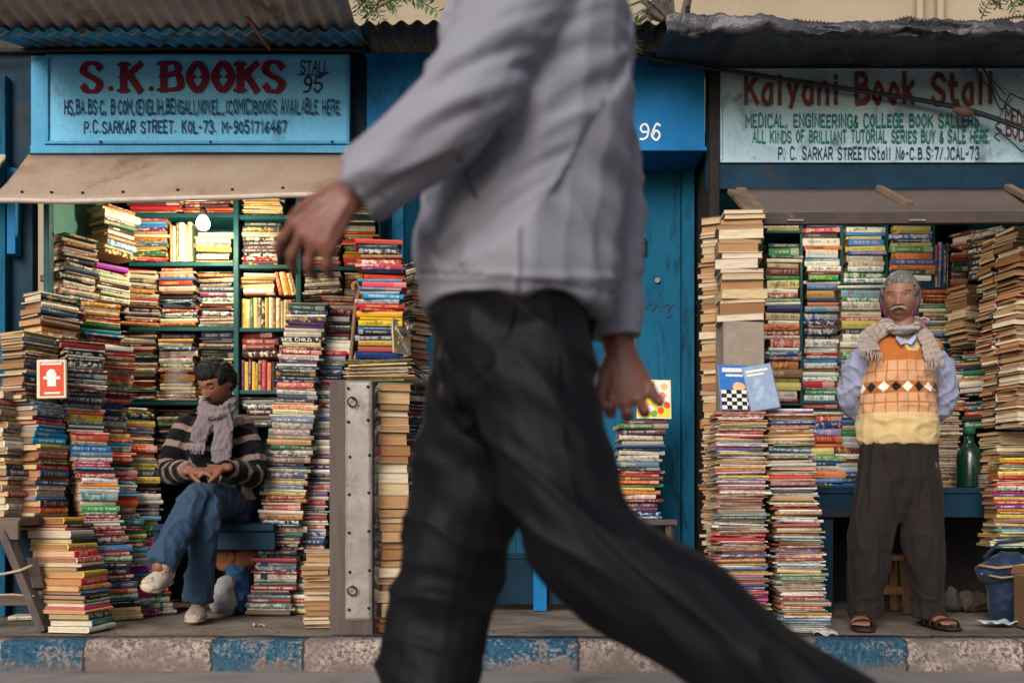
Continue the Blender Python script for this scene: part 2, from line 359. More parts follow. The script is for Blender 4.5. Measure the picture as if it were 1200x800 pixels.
tag(put('corrugated_roof', mb, M['grey_tin'], solid=.002), 'grey corrugated tin sheet jutting out highest above the blue S.K. sign board', 'roof sheet')
mb = corrugated(PX(-20, 4.6), PX(424, 4.6), (4.50, 2.700), (5.35, 2.96), seed=5)
tag(put('corrugated_roof', mb, M['blue_tin'], solid=.002), 'blue painted corrugated sheet with rust, just above the S.K. sign board', 'roof sheet')
mb = corrugated(PX(412, 4.55), PX(788, 4.55), (4.55, 2.755), (5.9, 3.03), seed=8)
tag(put('corrugated_roof', mb, M['black_tin'], solid=.002), 'blackened corrugated sheet over the closed blue stall number 96', 'roof sheet')
# beam under the left roof and gutters
mb = MB(); mb.span((PX(-10, 5), 4.97, PZ(64, 5) + .012), (PX(425, 5), 5.05, PZ(55, 5) + .015))
mb.tube([(PX(-30, 4.95), 4.94, PZ(62, 4.95)), (PX(200, 4.95), 4.94, PZ(57, 4.95)), (PX(430, 4.95), 4.94, PZ(60, 4.95))], .012, 8)
tag(put('roof_beam', mb, M['iron'], bevel=.004), 'dark beam and pipe along the top of the S.K. sign board', 'beam')
# black tarpaulin roof on the right
def tf(u, v):
    px = 776 + (1330 - 776) * u; k = v * 5
    P = [(5.3, 2.82), (5.0, 2.752), (4.52, 2.662), (4.46, 2.688), (4.50, 2.730), (5.6, 3.05)]
    i = min(int(k), 4); f = k - i
    y = P[i][0] * (1 - f) + P[i + 1][0] * f; z = P[i][1] * (1 - f) + P[i + 1][1] * f
    xw = PX(px, 4.6); m = .05 if 1.4 < k < 4.4 else .012
    z += .8 * m * noise.noise((xw * 2.2, k * .9, 1)) + .55 * m * noise.noise((xw * 9, k * 2, 4)) + .3 * m * noise.noise((xw * 24, k * 5, 6)) + .03 * max(0, 1 - abs(px - 840) / 90) * (1 if 1.5 < k < 4.5 else 0)
    y += m * noise.noise((xw * 4, k * 1.6, 7))
    return (xw, y, z)
mb = MB(); mb.grid(tf, 340, 30); nf = len(mb.f)
for i in range(nf):
    j = i % 30
    if 16 <= j <= 23: mb.mi[i] = 1
tag(put('tarpaulin', mb, [M['tarp'], M['tarp_lip']], solid=.003), 'black crumpled tarpaulin with shiny folded lip over the Kalyani stall', 'tarpaulin')
mb = MB(); mb.span((PX(822, 5), 4.96, PZ(82, 5)), (PX(1340, 5), 5.03, PZ(68, 5)))
tag(put('roof_beam', mb, M['iron'], bevel=.004), 'dark timber beam under the black tarpaulin, above the Kalyani sign', 'beam')

# ---------------------------------------------------------------- signs
def signboard(name, label, x0, x1, y0, y1, D, board, rim, fw, texts, side=None):
    t = empty(name, (PX((x0 + x1) / 2, D), D, PZ(y1, D)), label, 'shop sign')
    mb = MB(); mb.span((PX(x0, D), D, PZ(y1, D)), (PX(x1, D), D + .03, PZ(y0, D)))
    for a in texts: lettering(mb, a[0], *a[1:5], D, a[5], **a[6])
    put('board', mb, [board, M['ink_red'], M['ink_navy'], M['ink_maroon'], M['ink_green'], M['ink_dark']], t)
    g = MB(); X0, X1, Z0, Z1 = PX(x0, D), PX(x1, D), PZ(y1, D), PZ(y0, D)
    g.span((X0 - fw, D - .016, Z1 + .001), (X1 + fw, D + .035, Z1 + fw)); g.span((X0 - fw, D - .016, Z0 - fw), (X1 + fw, D + .035, Z0 - .001))
    g.span((X0 - fw, D - .0135, Z0 - .001), (X0 - .001, D + .032, Z1 + .001)); g.span((X1 + .001, D - .0135, Z0 - .001), (X1 + fw, D + .032, Z1 + .001))
    put('frame', g, rim, t, bevel=.003)
    return t
sg = signboard('shop_sign', 'light blue painted board reading S.K.BOOKS in dark red letters', 58, 406, 69, 166, 5.0, M['paint_board'], M['paint_light'], .017, [
    ('S.K.BOOKS', 98, 331, 75, 107, 1, dict(weight=1.45, serif=True, jitter=.15, gap=4.2, seed=3)),
    ('STALL', 352, 385, 72, 86, 5, dict(weight=1.1, slant=.12, jitter=.4, seed=4)),
    ('95', 355, 377, 92, 108, 5, dict(weight=1.2, slant=.1, jitter=.3, seed=5, gap=3.5)),
    ('HS,BA.BS*C, B*COM,(ENGLIH,BENGALI,NOVEL,,(COMIC)BOOKS AVAILABLE HERE', 76, 398, 119, 134, 2, dict(weight=1.45, jitter=.5, seed=6, gap=3.6)),
    ('P.C.SARKAR STREET. KOL-73. M-9051716467', 99, 336, 143, 156, 2, dict(weight=1.4, jitter=.45, seed=8, gap=3.8))])
mb = MB(); mb.span((PX(349, 5), 4.9945, PZ(89.2, 5)), (PX(382, 5), 4.9965, PZ(88, 5))); put('underline', mb, M['ink_dark'], sg)
mb = MB(); mb.span((PX(37, 5), 4.992, PZ(181, 5)), (PX(54, 5), 5.03, PZ(66, 5)))
mb.span((PX(37, 5), 4.984, PZ(181, 5)), (PX(410, 5), 5.034, PZ(171.5, 5))); put('backing_strip', mb, M['paint_light'], sg, bevel=.003)
for px in (120, 248, 390):
    mb = MB(); mb.tube([(PX(px, 5), 4.974, PZ(168, 5)), (PX(px, 5), 4.986, PZ(168, 5))], .006, 8); put('nail', mb, M['iron'], sg)

sg2 = signboard('shop_sign', 'weathered grey blue board reading Kalyani Book Stall in maroon letters', 846, 1330, 84, 189, 5.0, M['paint_pale'], M['paint_pale'], .012, [
    ('Kalyani Book Stall', 874, 1163, 89, 121, 3, dict(weight=1.7, jitter=.3, seed=3, gap=4.0)),
    ('MEDICAL, ENGINEERING& COLLEGE BOOK SALLERS', 874, 1146, 135, 149, 4, dict(weight=1.45, jitter=.4, seed=4, gap=3.5)),
    ('ALL KINDS OF BRILLIANT TUTORIAL SERIES BUY & SALE HERE.', 882, 1160, 154, 167, 4, dict(weight=1.5, jitter=.4, seed=5, gap=3.5)),
    ('P. C. SARKAR STREET(Stall No-C.B.S:7/.)CAL-73', 912, 1146, 174, 187, 5, dict(weight=1.35, jitter=.4, seed=6, gap=3.6)),
    ('MEDI', 1178, 1200, 124, 140, 3, dict(weight=1.5, seed=8, rise=-.045)), ('BODY', 1179, 1207, 141, 158, 3, dict(weight=1.5, seed=9, rise=-.05))])
mb = MB()
def stroke(mb, pts, hw, D, mi=0, lift=.006, k0=0):
    P = catmull(pts) if len(pts) > 2 else [np.array(p, float) for p in pts]
    ribbon(mb, P, hw, lambda x, y, k: (PX(x, D), D - lift - k * .00012, PZ(y, D)), mi, k0)
for k, pl in enumerate([[(1183, 110), (1166, 150)], [(1166, 150), (1197, 178)], [(1183, 110), (1222, 128)], [(1222, 128), (1222, 170)], [(1197, 178), (1222, 170)],
        [(1160, 100), (1172, 128), (1186, 116)], [(1168, 137), (1174, 142), (1166, 148), (1173, 154), (1165, 160), (1171, 166)], [(1163, 95), (1178, 112)]]): stroke(mb, pl, .55, 5.0, 0, .006, k)
put('body_sketch', mb, M['ink_dark'], sg2)

# ---------------------------------------------------------------- closed stall 96
t = empty('closed_stall', (PX(628, 5.2), 5.2, 0), 'shut bright blue tin stall numbered 96 between the two bookshops', 'stall')
mb = MB(); mb.span((PX(430, 4.98), 4.98, PZ(175, 4.98)), (PX(826, 4.98), 5.4, PZ(64, 4.98)))
lettering(mb, '96', 749, 774, 146, 164, 4.98, 1, weight=1.1, jitter=.4, seed=2, gap=3.5)
put('header_panel', mb, [M['paint_blue'], M['ink_white']], t, bevel=0)
mb = MB(); mb.span((PX(428, 4.97), 4.964, PZ(177, 4.97)), (PX(828, 4.97), 4.992, PZ(172.5, 4.97))); mb.span((PX(428, 4.97), 4.966, PZ(66, 4.97)), (PX(828, 4.97), 4.99, PZ(62, 4.97)))
put('header_trim', mb, M['paint_blue'], t, bevel=.002)
xs = [-.60, -.30, .02, .34, .66, .90]
for a, b in zip(xs[:-1], xs[1:]):
    mb = MB(); mb.span((a + .004, 5.30, .07), (b - .004, 5.33, 2.34))
    if b > .7:
        for k, pl in enumerate([[(757, 362), (762, 355), (764, 365), (770, 358), (774, 366)], [(776, 360), (784, 357), (783, 366), (790, 356), (796, 364)], [(798, 352), (803, 362), (808, 353), (813, 360), (818, 350)], [(800, 368), (806, 364), (812, 371), (820, 366)], [(781, 372), (788, 370)]]): stroke(mb, [(x_ * .62 + 260 + 40, y_ * 1.0) if 0 else (x_, y_) for x_, y_ in pl], .55, 5.30, 1, .003, k)
    put('door_plank', mb, [M['paint_deep'], M['ink_dark']], t, bevel=0)
for a, b in ((.90, .965), (-.66, -.60)):
    mb = MB(); mb.span((a, 5.26, 0.0), (b, 5.36, 2.35)); put('door_post', mb, M['paint_deep'], t, bevel=.004)
mb = MB(); mb.span((PX(625, 5.2), 5.21, .0), (PX(641, 5.2), 5.27, .36)); put('lower_post', mb, M['paint_blue'], t, bevel=.004)
mb = MB(); mb.span((-.6, 5.272, .03), (.9, 5.30, .27)); mb.span((-.6, 5.265, .27), (.9, 5.305, .30)); put('lower_panel', mb, M['paint_dark'], t, bevel=.003)
for a, b in ((-.66, -.62), (.93, .966)):
    mb = MB(); mb.span((a, 5.362, .0), (b, 6.3, 2.5)); put('side_wall', mb, M['paint_deep'], t)
mb = MB(); mb.box((PX(753, 5.3), 5.288, PZ(290, 5.3)), (.035, .022, .09)); mb.tube([(PX(753, 5.3), 5.285, PZ(285, 5.3)), (PX(753, 5.3), 5.262, PZ(285, 5.3))], .01, 10); put('latch', mb, M['iron'], t, bevel=.003)
mb = MB(); mb.tube([(PX(770, 5.3), 5.3, PZ(329, 5.3)), (PX(770, 5.3), 5.285, PZ(329, 5.3))], .014, 14); put('keyhole_plate', mb, M['plate'], t)

# ---------------------------------------------------------------- neighbouring stall at the far left
t = empty('neighbour_stall', (-2.75, 5.0, 0), 'dark blue peeling stall at the far left edge, behind the trestle', 'stall')
mb = MB(); mb.span((-3.6, 5.02, 0), (PX(38, 5.02), 5.08, 3.02)); put('wall', mb, M['paint_dark'], t)
mb = MB(); mb.span((PX(2, 4.99), 4.965, 0), (PX(9, 4.99), 5.018, 2.7)); mb.span((PX(-40, 4.99), 4.98, 0), (PX(-28, 4.99), 5.018, 2.7)); put('batten', mb, M['paint_deep'], t, bevel=.003)
mb = MB(); mb.span((PX(12, 4.99), 4.955, PZ(300, 5)), (PX(22, 4.99), 5.018, PZ(200, 5))); put('door_bar', mb, M['paint_blue'], t, bevel=.003)
mb = MB(); mb.add([(-3.6, 5.0, PZ(180, 5)), (PX(8, 5), 5.0, PZ(180, 5)), (PX(-6, 4.7), 4.7, PZ(206, 4.7)), (-3.6, 4.7, PZ(206, 4.7))], [(0, 1, 2, 3)]); put('awning', mb, M['awning_rim'], t, solid=.012)

# ---------------------------------------------------------------- left book stall
LX0, LX1, LY, BY = -2.335, -.67, 4.95, 5.86
t = stallL = empty('book_stall', ((LX0 + LX1) / 2, 5.4, 0), 'open stall with dark teal shelves under the S.K. sign', 'stall')
mb = MB(); mb.span((LX0 - .03, BY, 0), (LX1 + .0, BY + .03, 2.75)); put('back_wall', mb, M['teal'], t)
mb = MB(); mb.span((LX0 - .03, 5.035, 0), (LX0, BY, 2.33)); put('side_wall', mb, M['green_wall'], t)
mb = MB(); mb.span((LX1, 5.02, 0), (LX1 + .008, BY, 2.33)); put('side_wall', mb, M['teal'], t)
mb = MB(); mb.span((LX0 - .03, 5.05, 2.33), (LX1, BY, 2.36)); put('ceiling', mb, M['teal'], t)
mb = MB(); mb.span((LX0 - .2, 5.072, 2.36), (PX(434, 5.08), 5.10, 2.93)); put('header_board', mb, M['paint_dark'], t)
mb = MB(); mb.span((PX(55, 4.97), 4.93, 0), (PX(62, 4.97), 4.985, 2.21)); put('post', mb, M['teal'], t, bevel=.004)
mb = MB(); mb.span((PX(461, 5.0), 4.96, 0), (PX(474, 5.0), 5.02, 2.33)); put('post', mb, M['paint_deep'], t, bevel=.004)
SD = 5.6
for px in (277, 350, 447):
    mb = MB(); mb.span((PX(px - 3, SD), SD - .01, .45), (PX(px + 3, SD), BY, 2.33)); put('upright', mb, M['teal'], t, bevel=.003)
def shelf(t, x0, x1, y, D=5.6, back=5.858, mat=None, th=.022):
    mb = MB(); mb.span((x0, D, PZ(y, D) - th), (x1, back, PZ(y, D))); return put('shelf', mb, mat or M['teal'], t, bevel=.002)
for y in (250, 307, 383, 470, 560): shelf(t, LX0 + .18, PX(273.6, SD), y)
for y in (252, 310, 384, 457): shelf(t, PX(280.4, SD), PX(346.6, SD), y)
for y in (252, 312, 384, 470): shelf(t, PX(353.4, SD), PX(443.6, SD), y)
# sloping shelves against the side wall
for y, sl_ in ((300, 10), (352, 8), (470, 4)):
    mb = MB(); z = PZ(y, 5.5); mb.box((LX0 + .09, 5.60, z), (.18, .48, .022), (R(-sl_ * .25), 0, 0)); put('side_shelf', mb, M['teal'], t, bevel=.002)
# plank bench where the man sits, and stepped platforms behind the front stacks
t2 = empty('bench', (PX(275, 5.1), 5.2, 0), 'low teal plank bench under the seated man', 'bench')
mb = MB(); mb.span((PX(180, 5.0), 4.98, .425), (PX(322, 5.0), 5.45, .46)); put('seat', mb, M['paint_dark'], t2, bevel=.004)
mb = MB(); mb.span((PX(180, 5.0), 5.0, .33), (PX(322, 5.0), 5.03, .423)); put('apron', mb, M['paint_dark'], t2, bevel=.004)
for px in (190, 312):
    mb = MB(); mb.span((PX(px - 4, 5.1), 5.05, 0), (PX(px + 4, 5.1), 5.12, .423)); put('leg', mb, M['teal'], t2, bevel=.003)
mb = MB(); mb.span((LX0 + .01, 5.06, .0), (LX0 + .30, 5.55, 1.06)); put('platform', mb, M['dark_inside'], t, bevel=.004)

# tan awning under the S.K. sign
def aw(u, v):
    h = [W(34, 181, 4.99), W(432, 181, 4.99)]; e = [W(-12, 236, 4.62), W(432, 226, 4.62)]
    a = h[0].lerp(h[1], u); b = e[0].lerp(e[1], u); p = a.lerp(b, v)
    p.z += .012 * noise.noise((u * 5, v * 1.5, 0)) * v - .01 * math.sin(v * math.pi); return tuple(p)
t = empty('awning', (PX(230, 4.8), 4.8, 2.0), 'tan sheet awning sloping out below the S.K. sign board', 'awning')
mb = MB(); mb.grid(aw, 40, 8); put('sheet', mb, M['awning'], t, solid=.006)
mb = MB(); mb.tube([Vector(aw(i / 24, 1)) + Vector((0, -.004, -.006)) for i in range(25)], .0125, 10); put('rim', mb, M['awning_rim'], t)
for px in (20, 55, 92, 140, 205, 270, 330):
    mb = MB(); c = Vector(aw((px + 12) / 444, .86)); mb.tube([c + Vector((0, -.001, .002)), c + Vector((0, -.007, .008))], .007, 8); put('rivet', mb, M['iron'], t)
mb = MB(); mb.tube([W(36, 182, 4.985), W(230, 180, 4.983), W(430, 181, 4.985)], .008, 8); put('hinge_rod', mb, M['iron'], t)

# ---------------------------------------------------------------- right book stall
RX0, RX1 = .985, 2.95
t = stallR = empty('book_stall', ((RX0 + RX1) / 2, 5.4, 0), 'open stall with crammed shelves under the Kalyani sign', 'stall')
mb = MB(); mb.span((RX0, BY, 0), (RX1 + .03, BY + .03, 2.75)); put('back_wall', mb, M['teal'], t)
mb = MB(); mb.span((RX0, 5.05, 0), (RX0 + .03, BY, 2.3)); mb.span((RX0 + .001, 4.97, 0), (RX0 + .05, 5.05, 2.75)); put('side_wall', mb, M['dark_inside'], t)
mb = MB(); mb.span((RX1, 4.95, 0), (RX1 + .03, BY, 2.3)); put('side_wall', mb, M['teal'], t)
mb = MB(); mb.span((RX0, 5.05, 2.26), (RX1, BY, 2.29)); put('ceiling', mb, M['teal'], t)
mb = MB(); mb.span((PX(828, 5.02), 5.02, PZ(224, 5.02)), (PX(1340, 5.02), 5.06, PZ(80, 5.02))); put('header_board', mb, M['paint_dark'], t)
mb = MB(); mb.span((PX(840, 4.99), 4.985, PZ(222, 4.99)), (PX(1330, 4.99), 5.018, PZ(193, 4.99))); put('header_beam', mb, M['paint_dark'], t, bevel=.004)
for px in (941, 988.5, 1041.5, 1097): 
    mb = MB(); mb.span((PX(px - 1.5, SD), SD + .03, .8), (PX(px + 1.5, SD), BY, 2.26)); put('upright', mb, M['teal'], t)
for x0, x1, y in ((897, 940, 262 + 210), (942.6, 987, 480), (990, 1040, 331), (1043, 1095.4, 336), (1043, 1095.4, 480), (1098.6, 1140, 336), (1098.6, 1140, 402), (1098.6, 1140, 462), (990, 1040, 490), (897, 940, 280 - 10)):
    shelf(t, PX(x0, SD), PX(x1, SD), y, mat=M['teal'], th=.014)
for y in (322, 402, 462, 500):
    mb = MB(); mb.span((RX1 - .26, 4.95, PZ(y, 5.3) - .02), (RX1 - .002, 5.84, PZ(y, 5.3))); put('side_shelf', mb, M['teal'], t, bevel=.002)
# blue counter the right stall trades over
t2 = counter = empty('counter', (PX(1060, 5.0), 5.2, 0), 'dark blue plank counter behind the man in the knitted vest', 'counter')
mb = MB(); mb.span((RX0 + .06, 4.99, PZ(571, 4.99) - .03), (RX1 - .01, 5.85, PZ(571, 4.99))); put('top', mb, M['paint_dark'], t2, bevel=.004)
mb = MB(); mb.span((PX(958, 5.0), 5.0, PZ(606, 5.0)), (PX(1176, 5.0), 5.03, PZ(578, 5.0))); put('apron', mb, M['paint_dark'], t2, bevel=.004)
for px in (968, 1172):
    mb = MB(); mb.span((PX(px - 7, 5.05), 5.03, 0), (PX(px + 7, 5.05), 5.10, PZ(571, 4.99) - .031)); put('leg', mb, M['paint_dark'], t2, bevel=.003)
mb = MB(); mb.span((RX0 + .06, 5.80, 0), (RX1 - .01, 5.83, PZ(571, 4.99) - .05)); put('back_panel', mb, M['dark_inside'], t2)

# flap board propped out below the Kalyani sign
t = empty('flap', (PX(1080, 4.8), 4.8, 1.9), 'grey brown hinged flap board sloping out below the Kalyani sign', 'flap')
def fl(u, v):
    a = W(866, 223, 4.96).lerp(W(1330, 223, 4.96), u); b = W(889, 254, 4.62).lerp(W(1330, 250, 4.62), u); p = a.lerp(b, v); p.z += .006 * noise.noise((u * 6, v, 5)); return tuple(p)
mb = MB(); mb.grid(fl, 30, 6); put('panel', mb, M['flap'], t, solid=.012)
mb = MB(); a = W(884, 257, 4.60); b = W(1330, 254, 4.60); mb.box((a + b) / 2 + Vector((0, 0, .0)), ((b - a).length, .03, .055), (0, -math.atan2((b - a).z, (b - a).x), 0)); put('edge_rail', mb, M['flap_edge'], t, bevel=.004)
for px in (932, 1075):
    mb = MB(); mb.box(W(px, 258, 4.58), (.075, .006, .008)); put('hinge_plate', mb, M['plate'], t)
def batten(pa, pb, wdt, th):
    pa, pb = Vector(pa), Vector(pb); d = (pb - pa); q = d.to_track_quat('X', 'Z').to_matrix(); return MB().box((pa + pb) / 2, (d.length, wdt, th), q)
put('batten', batten(W(1030, 223, 4.93) + Vector((0, 0, .012)), W(1066, 243, 4.70) + Vector((0, 0, .012)), .035, .028), M['pale_wood'], t, bevel=.003)
put('batten', batten(W(1181, 222, 4.93) + Vector((0, 0, .012)), W(1205, 235, 4.72) + Vector((0, 0, .012)), .035, .028), M['pale_wood'], t, bevel=.003)
for i, (p0, p1, q0, q1) in enumerate((((858, 224), (888, 258), 4.93, 4.58), ((868, 222), (897, 254), 4.95, 4.62))):
    put('end_batten', batten(W(*p0, q0), W(*p1, q1), .05, .022), M['pale_wood'], t, bevel=.003)

# ================================================================ books: materials
n = NT('book cover')
uv = n.n('UVMap'); uv.uv_map = 'uv'; sx = n.n('SeparateXYZ'); n.link(uv.outputs[0], sx.inputs[0]); U, V = sx.outputs[0], sx.outputs[1]
a1 = n.n('Attribute', attribute_name='Col'); a2 = n.n('Attribute', attribute_name='Txt')
sd_ = n.math('FLOOR', U); u = n.math('FRACT', U)
def rnd3(off):
    x = n.n('TexWhiteNoise', noise_dimensions='1D'); n.link(n.math('ADD', sd_, off), x.inputs['W']); y = n.n('SeparateColor'); n.link(x.outputs['Color'], y.inputs[0]); return y.outputs
r, g, b = rnd3(.31); r2, g2, b2 = rnd3(.77)
def between(x, lo, hi): return n.math('MULTIPLY', n.math('GREATER_THAN', x, lo), n.math('LESS_THAN', x, hi))
ta = n.math('MULTIPLY_ADD', r, .14, .06); tb = n.math('MULTIPLY_ADD', g, .32, .42)
title = between(u, ta, tb)
author = n.math('MULTIPLY', between(u, n.math('ADD', tb, .07), n.math('MULTIPLY_ADD', g2, .08, .84)), n.math('GREATER_THAN', b, .35))
cells = n.math('MULTIPLY_ADD', r2, 18, 22)
cx = n.math('MULTIPLY_ADD', u, cells, n.math('MULTIPLY', sd_, 3.7))
wn = n.n('TexWhiteNoise', noise_dimensions='1D'); n.link(n.math('FLOOR', cx), wn.inputs['W'])
gapm = n.math('GREATER_THAN', wn.outputs['Value'], .16)
cv = n.n('CombineXYZ'); n.link(n.math('MULTIPLY', cx, 2.3), cv.inputs[0]); n.link(n.math('MULTIPLY', V, 2.4), cv.inputs[1]); n.link(n.math('MULTIPLY', sd_, 1.31), cv.inputs[2])
nz = n.n('TexNoise'); nz.inputs['Scale'].default_value = 1.35; nz.inputs['Detail'].default_value = 1; n.link(cv.outputs[0], nz.inputs['Vector'])
ink = n.math('GREATER_THAN', nz.outputs[0], .47)
vh = n.math('MULTIPLY_ADD', b2, .16, .2)
vwin = between(V, vh, n.math('SUBTRACT', 1.0, vh))
txt = n.math('MULTIPLY', n.math('MULTIPLY', n.math('MAXIMUM', title, author), n.math('MULTIPLY', gapm, ink)), vwin)
band = n.math('MULTIPLY', n.math('MULTIPLY', n.math('LESS_THAN', n.math('ABSOLUTE', n.math('SUBTRACT', u, n.math('MULTIPLY_ADD', g2, .25, .05))), n.math('MULTIPLY_ADD', r, .05, .012)), n.math('GREATER_THAN', r2, .66)), between(V, -.1, 1.1))
block = n.math('MULTIPLY', n.math('MULTIPLY', n.math('GREATER_THAN', u, n.math('MULTIPLY_ADD', r, .3, .6)), n.math('GREATER_THAN', g, .74)), between(V, -.1, 1.1))
art = n.n('TexNoise'); art.inputs['Scale'].default_value = 1.0; art.inputs['Detail'].default_value = 3
cv2 = n.n('CombineXYZ'); n.link(n.math('MULTIPLY', u, 9), cv2.inputs[0]); n.link(n.math('MULTIPLY', V, 1.2), cv2.inputs[1]); n.link(sd_, cv2.inputs[2]); n.link(cv2.outputs[0], art.inputs['Vector'])
artm = n.math('MULTIPLY', n.math('GREATER_THAN', art.outputs[0], .56), n.math('LESS_THAN', b2, .3))
base = n.mix(n.math('MULTIPLY', artm, .55), a1.outputs['Color'], a2.outputs['Color'])
base = n.mix(n.math('MAXIMUM', band, block), base, n.mix(.7, a2.outputs['Color'], a1.outputs['Color']))
base = n.mix(n.math('MULTIPLY', txt, n.math('MULTIPLY', n.math('GREATER_THAN', r2, .22), n.math('MULTIPLY_ADD', g2, .35, .4))), base, a2.outputs['Color'])
fw = n.noise(60, 6, rough=.7); base = n.mix(n.math('MULTIPLY', n.ramp(fw, .58, .78), .55), base, hexc('b9aa98'))
dw = n.noise(14, 6, rough=.7); base = n.mix(n.math('MULTIPLY', n.ramp(dw, .5, .8), .45), base, hexc('5f5348'))
n.bump(fw, .12, .002); M['cover'] = n.out(base, n.math('MULTIPLY_ADD', dw, .4, .3), 0, .22)
n = NT('page edges')
a1 = n.n('Attribute', attribute_name='Col'); st = n.noise(1, 4, n.map((14, 14, 900))); st2 = n.noise(1, 3, n.map((3, 3, 160)))
c = n.mix(n.math('MULTIPLY', n.ramp(st, .35, .7), .55), a1.outputs['Color'], hexc('6b5240')); c = n.mix(n.math('MULTIPLY', n.ramp(st2, .45, .75), .4), c, hexc('8a6a50'))
n.bump(st, .5, .002); M['pages'] = n.out(c, .9, 0, .1)

PAL = {k: [hexc(x) for x in v.split()] for k, v in dict(
    mixed='d8cdb8 e6dfd0 22252b 1a1c20 8f1f25 b8262b c9502a d88b2c d9b23a 2c6b4a 1f4f7a 2f79a8 184d5a 6b2a52 7a4a33 c4b7a5 3a3f46 51708a a02a3a 26324a 1c3f3a',
    bright='d62b2b e0452c e68a2c e8c43a d2402f 2f9a4a 1f74b4 2aa0c4 c92a78 7a2a86 f0eadc e8e0cc 17191d 203a7a f0d04a d9d3c6 2d8a86 b52434',
    dark='16181c 1c2026 24282e 2c3a44 3a3f40 1e3a3e 233a55 4a2630 5a4a3c d8cdb8 c8bba5 6d675e 8a1f28 30303a 9aa08c',
    cream='e2d6bd d9cbae efe6d2 cdbd9c c2b08c e6d89c d8a64a b98a58 8a6b50 c4513a 4a6b58 2c3a44 e8dfc8 e0c874',
    text='2f8a4f 3aa05a c0392b 2b5fa4 3a7fc0 e8e2d2 f1ece0 d2c06a 1c3a6e cfe0d8 5aa8c4 b52a34 e6d48a 163a5a d8d2c0 7a2a30 e07a3a 20505a',
    red='b3202a c62f2a d84a2a 8f1f2c 3a1a24 e06a2c 5a2048 70262c 26201f d8b03a 7a3a5a',
    mag='d9c9b0 e6dccb c8a888 d8664a c93a3a e0b04a 3a78a8 c94a86 e8e2d6 b89878 2f5f8f efe9de d08a5a a83a4a 6a8a5a f0ead8 9a7a62 e6d9c4',
    lee='7a1f2e 9c2a34 b23a4a 2a3f6a 22304f 4a2a56 6a4a72 1a1a20 24242c 3a5a7a c9b8a4 d8c9b4 8a7f78 c45a3a 2f6a5a 5a6f8a e0d6c6 c9d2d4 8aa0b4 d8c88a e6dccb',
    brown='b9a58c a58a6c c4b096 8f7458 d6c6ac 7a5c44 9c8468').items()}
NAMES = [('white', 'efe9de'), ('cream', 'dccdb0'), ('black', '1b1d21'), ('dark grey', '3c4046'), ('grey', '8a867f'), ('red', 'bc2a2b'), ('maroon', '7a2430'), ('orange', 'df6f2d'), ('yellow', 'e4c044'),
         ('ochre', 'd3983a'), ('brown', '7c5640'), ('tan', 'b89a78'), ('dark green', '22503f'), ('green', '36965a'), ('teal', '23757a'), ('light blue', '4aa0c4'), ('blue', '2769a6'), ('navy', '1d3560'), ('purple', '6c2a6c'), ('pink', 'cc3f80'), ('slate blue', '566f88'), ('olive', '8f9060'), ('pale green', 'c4d8cc')]
NL = [(a, np.array(hexc(b)) ** .45) for a, b in NAMES]
def cname(c): c = np.array(c) ** .45; return min(NL, key=lambda q: ((q[1] - c) ** 2).sum())[0]
def lum(c): return .3 * c[0] + .6 * c[1] + .1 * c[2]

BOOKS = []; SEED = [0]; rb = random.Random(11)
def add_book(mat, L, Wd, T, col, txt, page, kind, place, order, end, **k):
    SEED[0] += 1; d = dict(mat=mat, L=L, W=Wd, T=T, col=col, txt=txt, page=page, kind=kind, place=place, order=order, end=end, seed=SEED[0]); d.update(k); BOOKS.append(d); return d
def pick(pal):
    c = rb.choice(PAL['mixed' if pal == 'bright' and rb.random() < .3 else 'cream' if pal in ('bright', 'lee', 'mixed', 'red') and rb.random() < .16 else 'cream' if pal == 'text' and rb.random() < .12 else pal]); k = rb.uniform(.6, 1.08); g_ = lum(c); q_ = rb.uniform(.6, 1.0) if pal == 'mag' else rb.uniform(.8, 1.12); ag = rb.uniform(0, .14); c = tuple(max(.004, min(.8, ((g_ + (x - g_) * q_) * (1 - ag) + ag * y * (.35 + g_)) * k)) for x, y in zip(c, (.55, .44, .31)))
    tx = rb.choice([hexc('f2ece0'), hexc('f2ece0'), hexc('e6dcc4'), hexc('d8d2c4'), hexc('d9b95a'), hexc('e2b0a0')]) if lum(c) < .25 else rb.choice([hexc('1b1d22'), hexc('1b1d22'), hexc('8a1f26'), hexc('1f3f74'), hexc('214d3c')])
    return c, tx
PAGE = [hexc(x) for x in 'bd9468 b08558 c9a87c 9c7048 d2b88e 8f6442 b58a5e dcc8a8 a67a52'.split()]
PAGE_W = [hexc(x) for x in 'cdbca2 c2ab88 d6c8b0 b3946e bda27c'.split()]

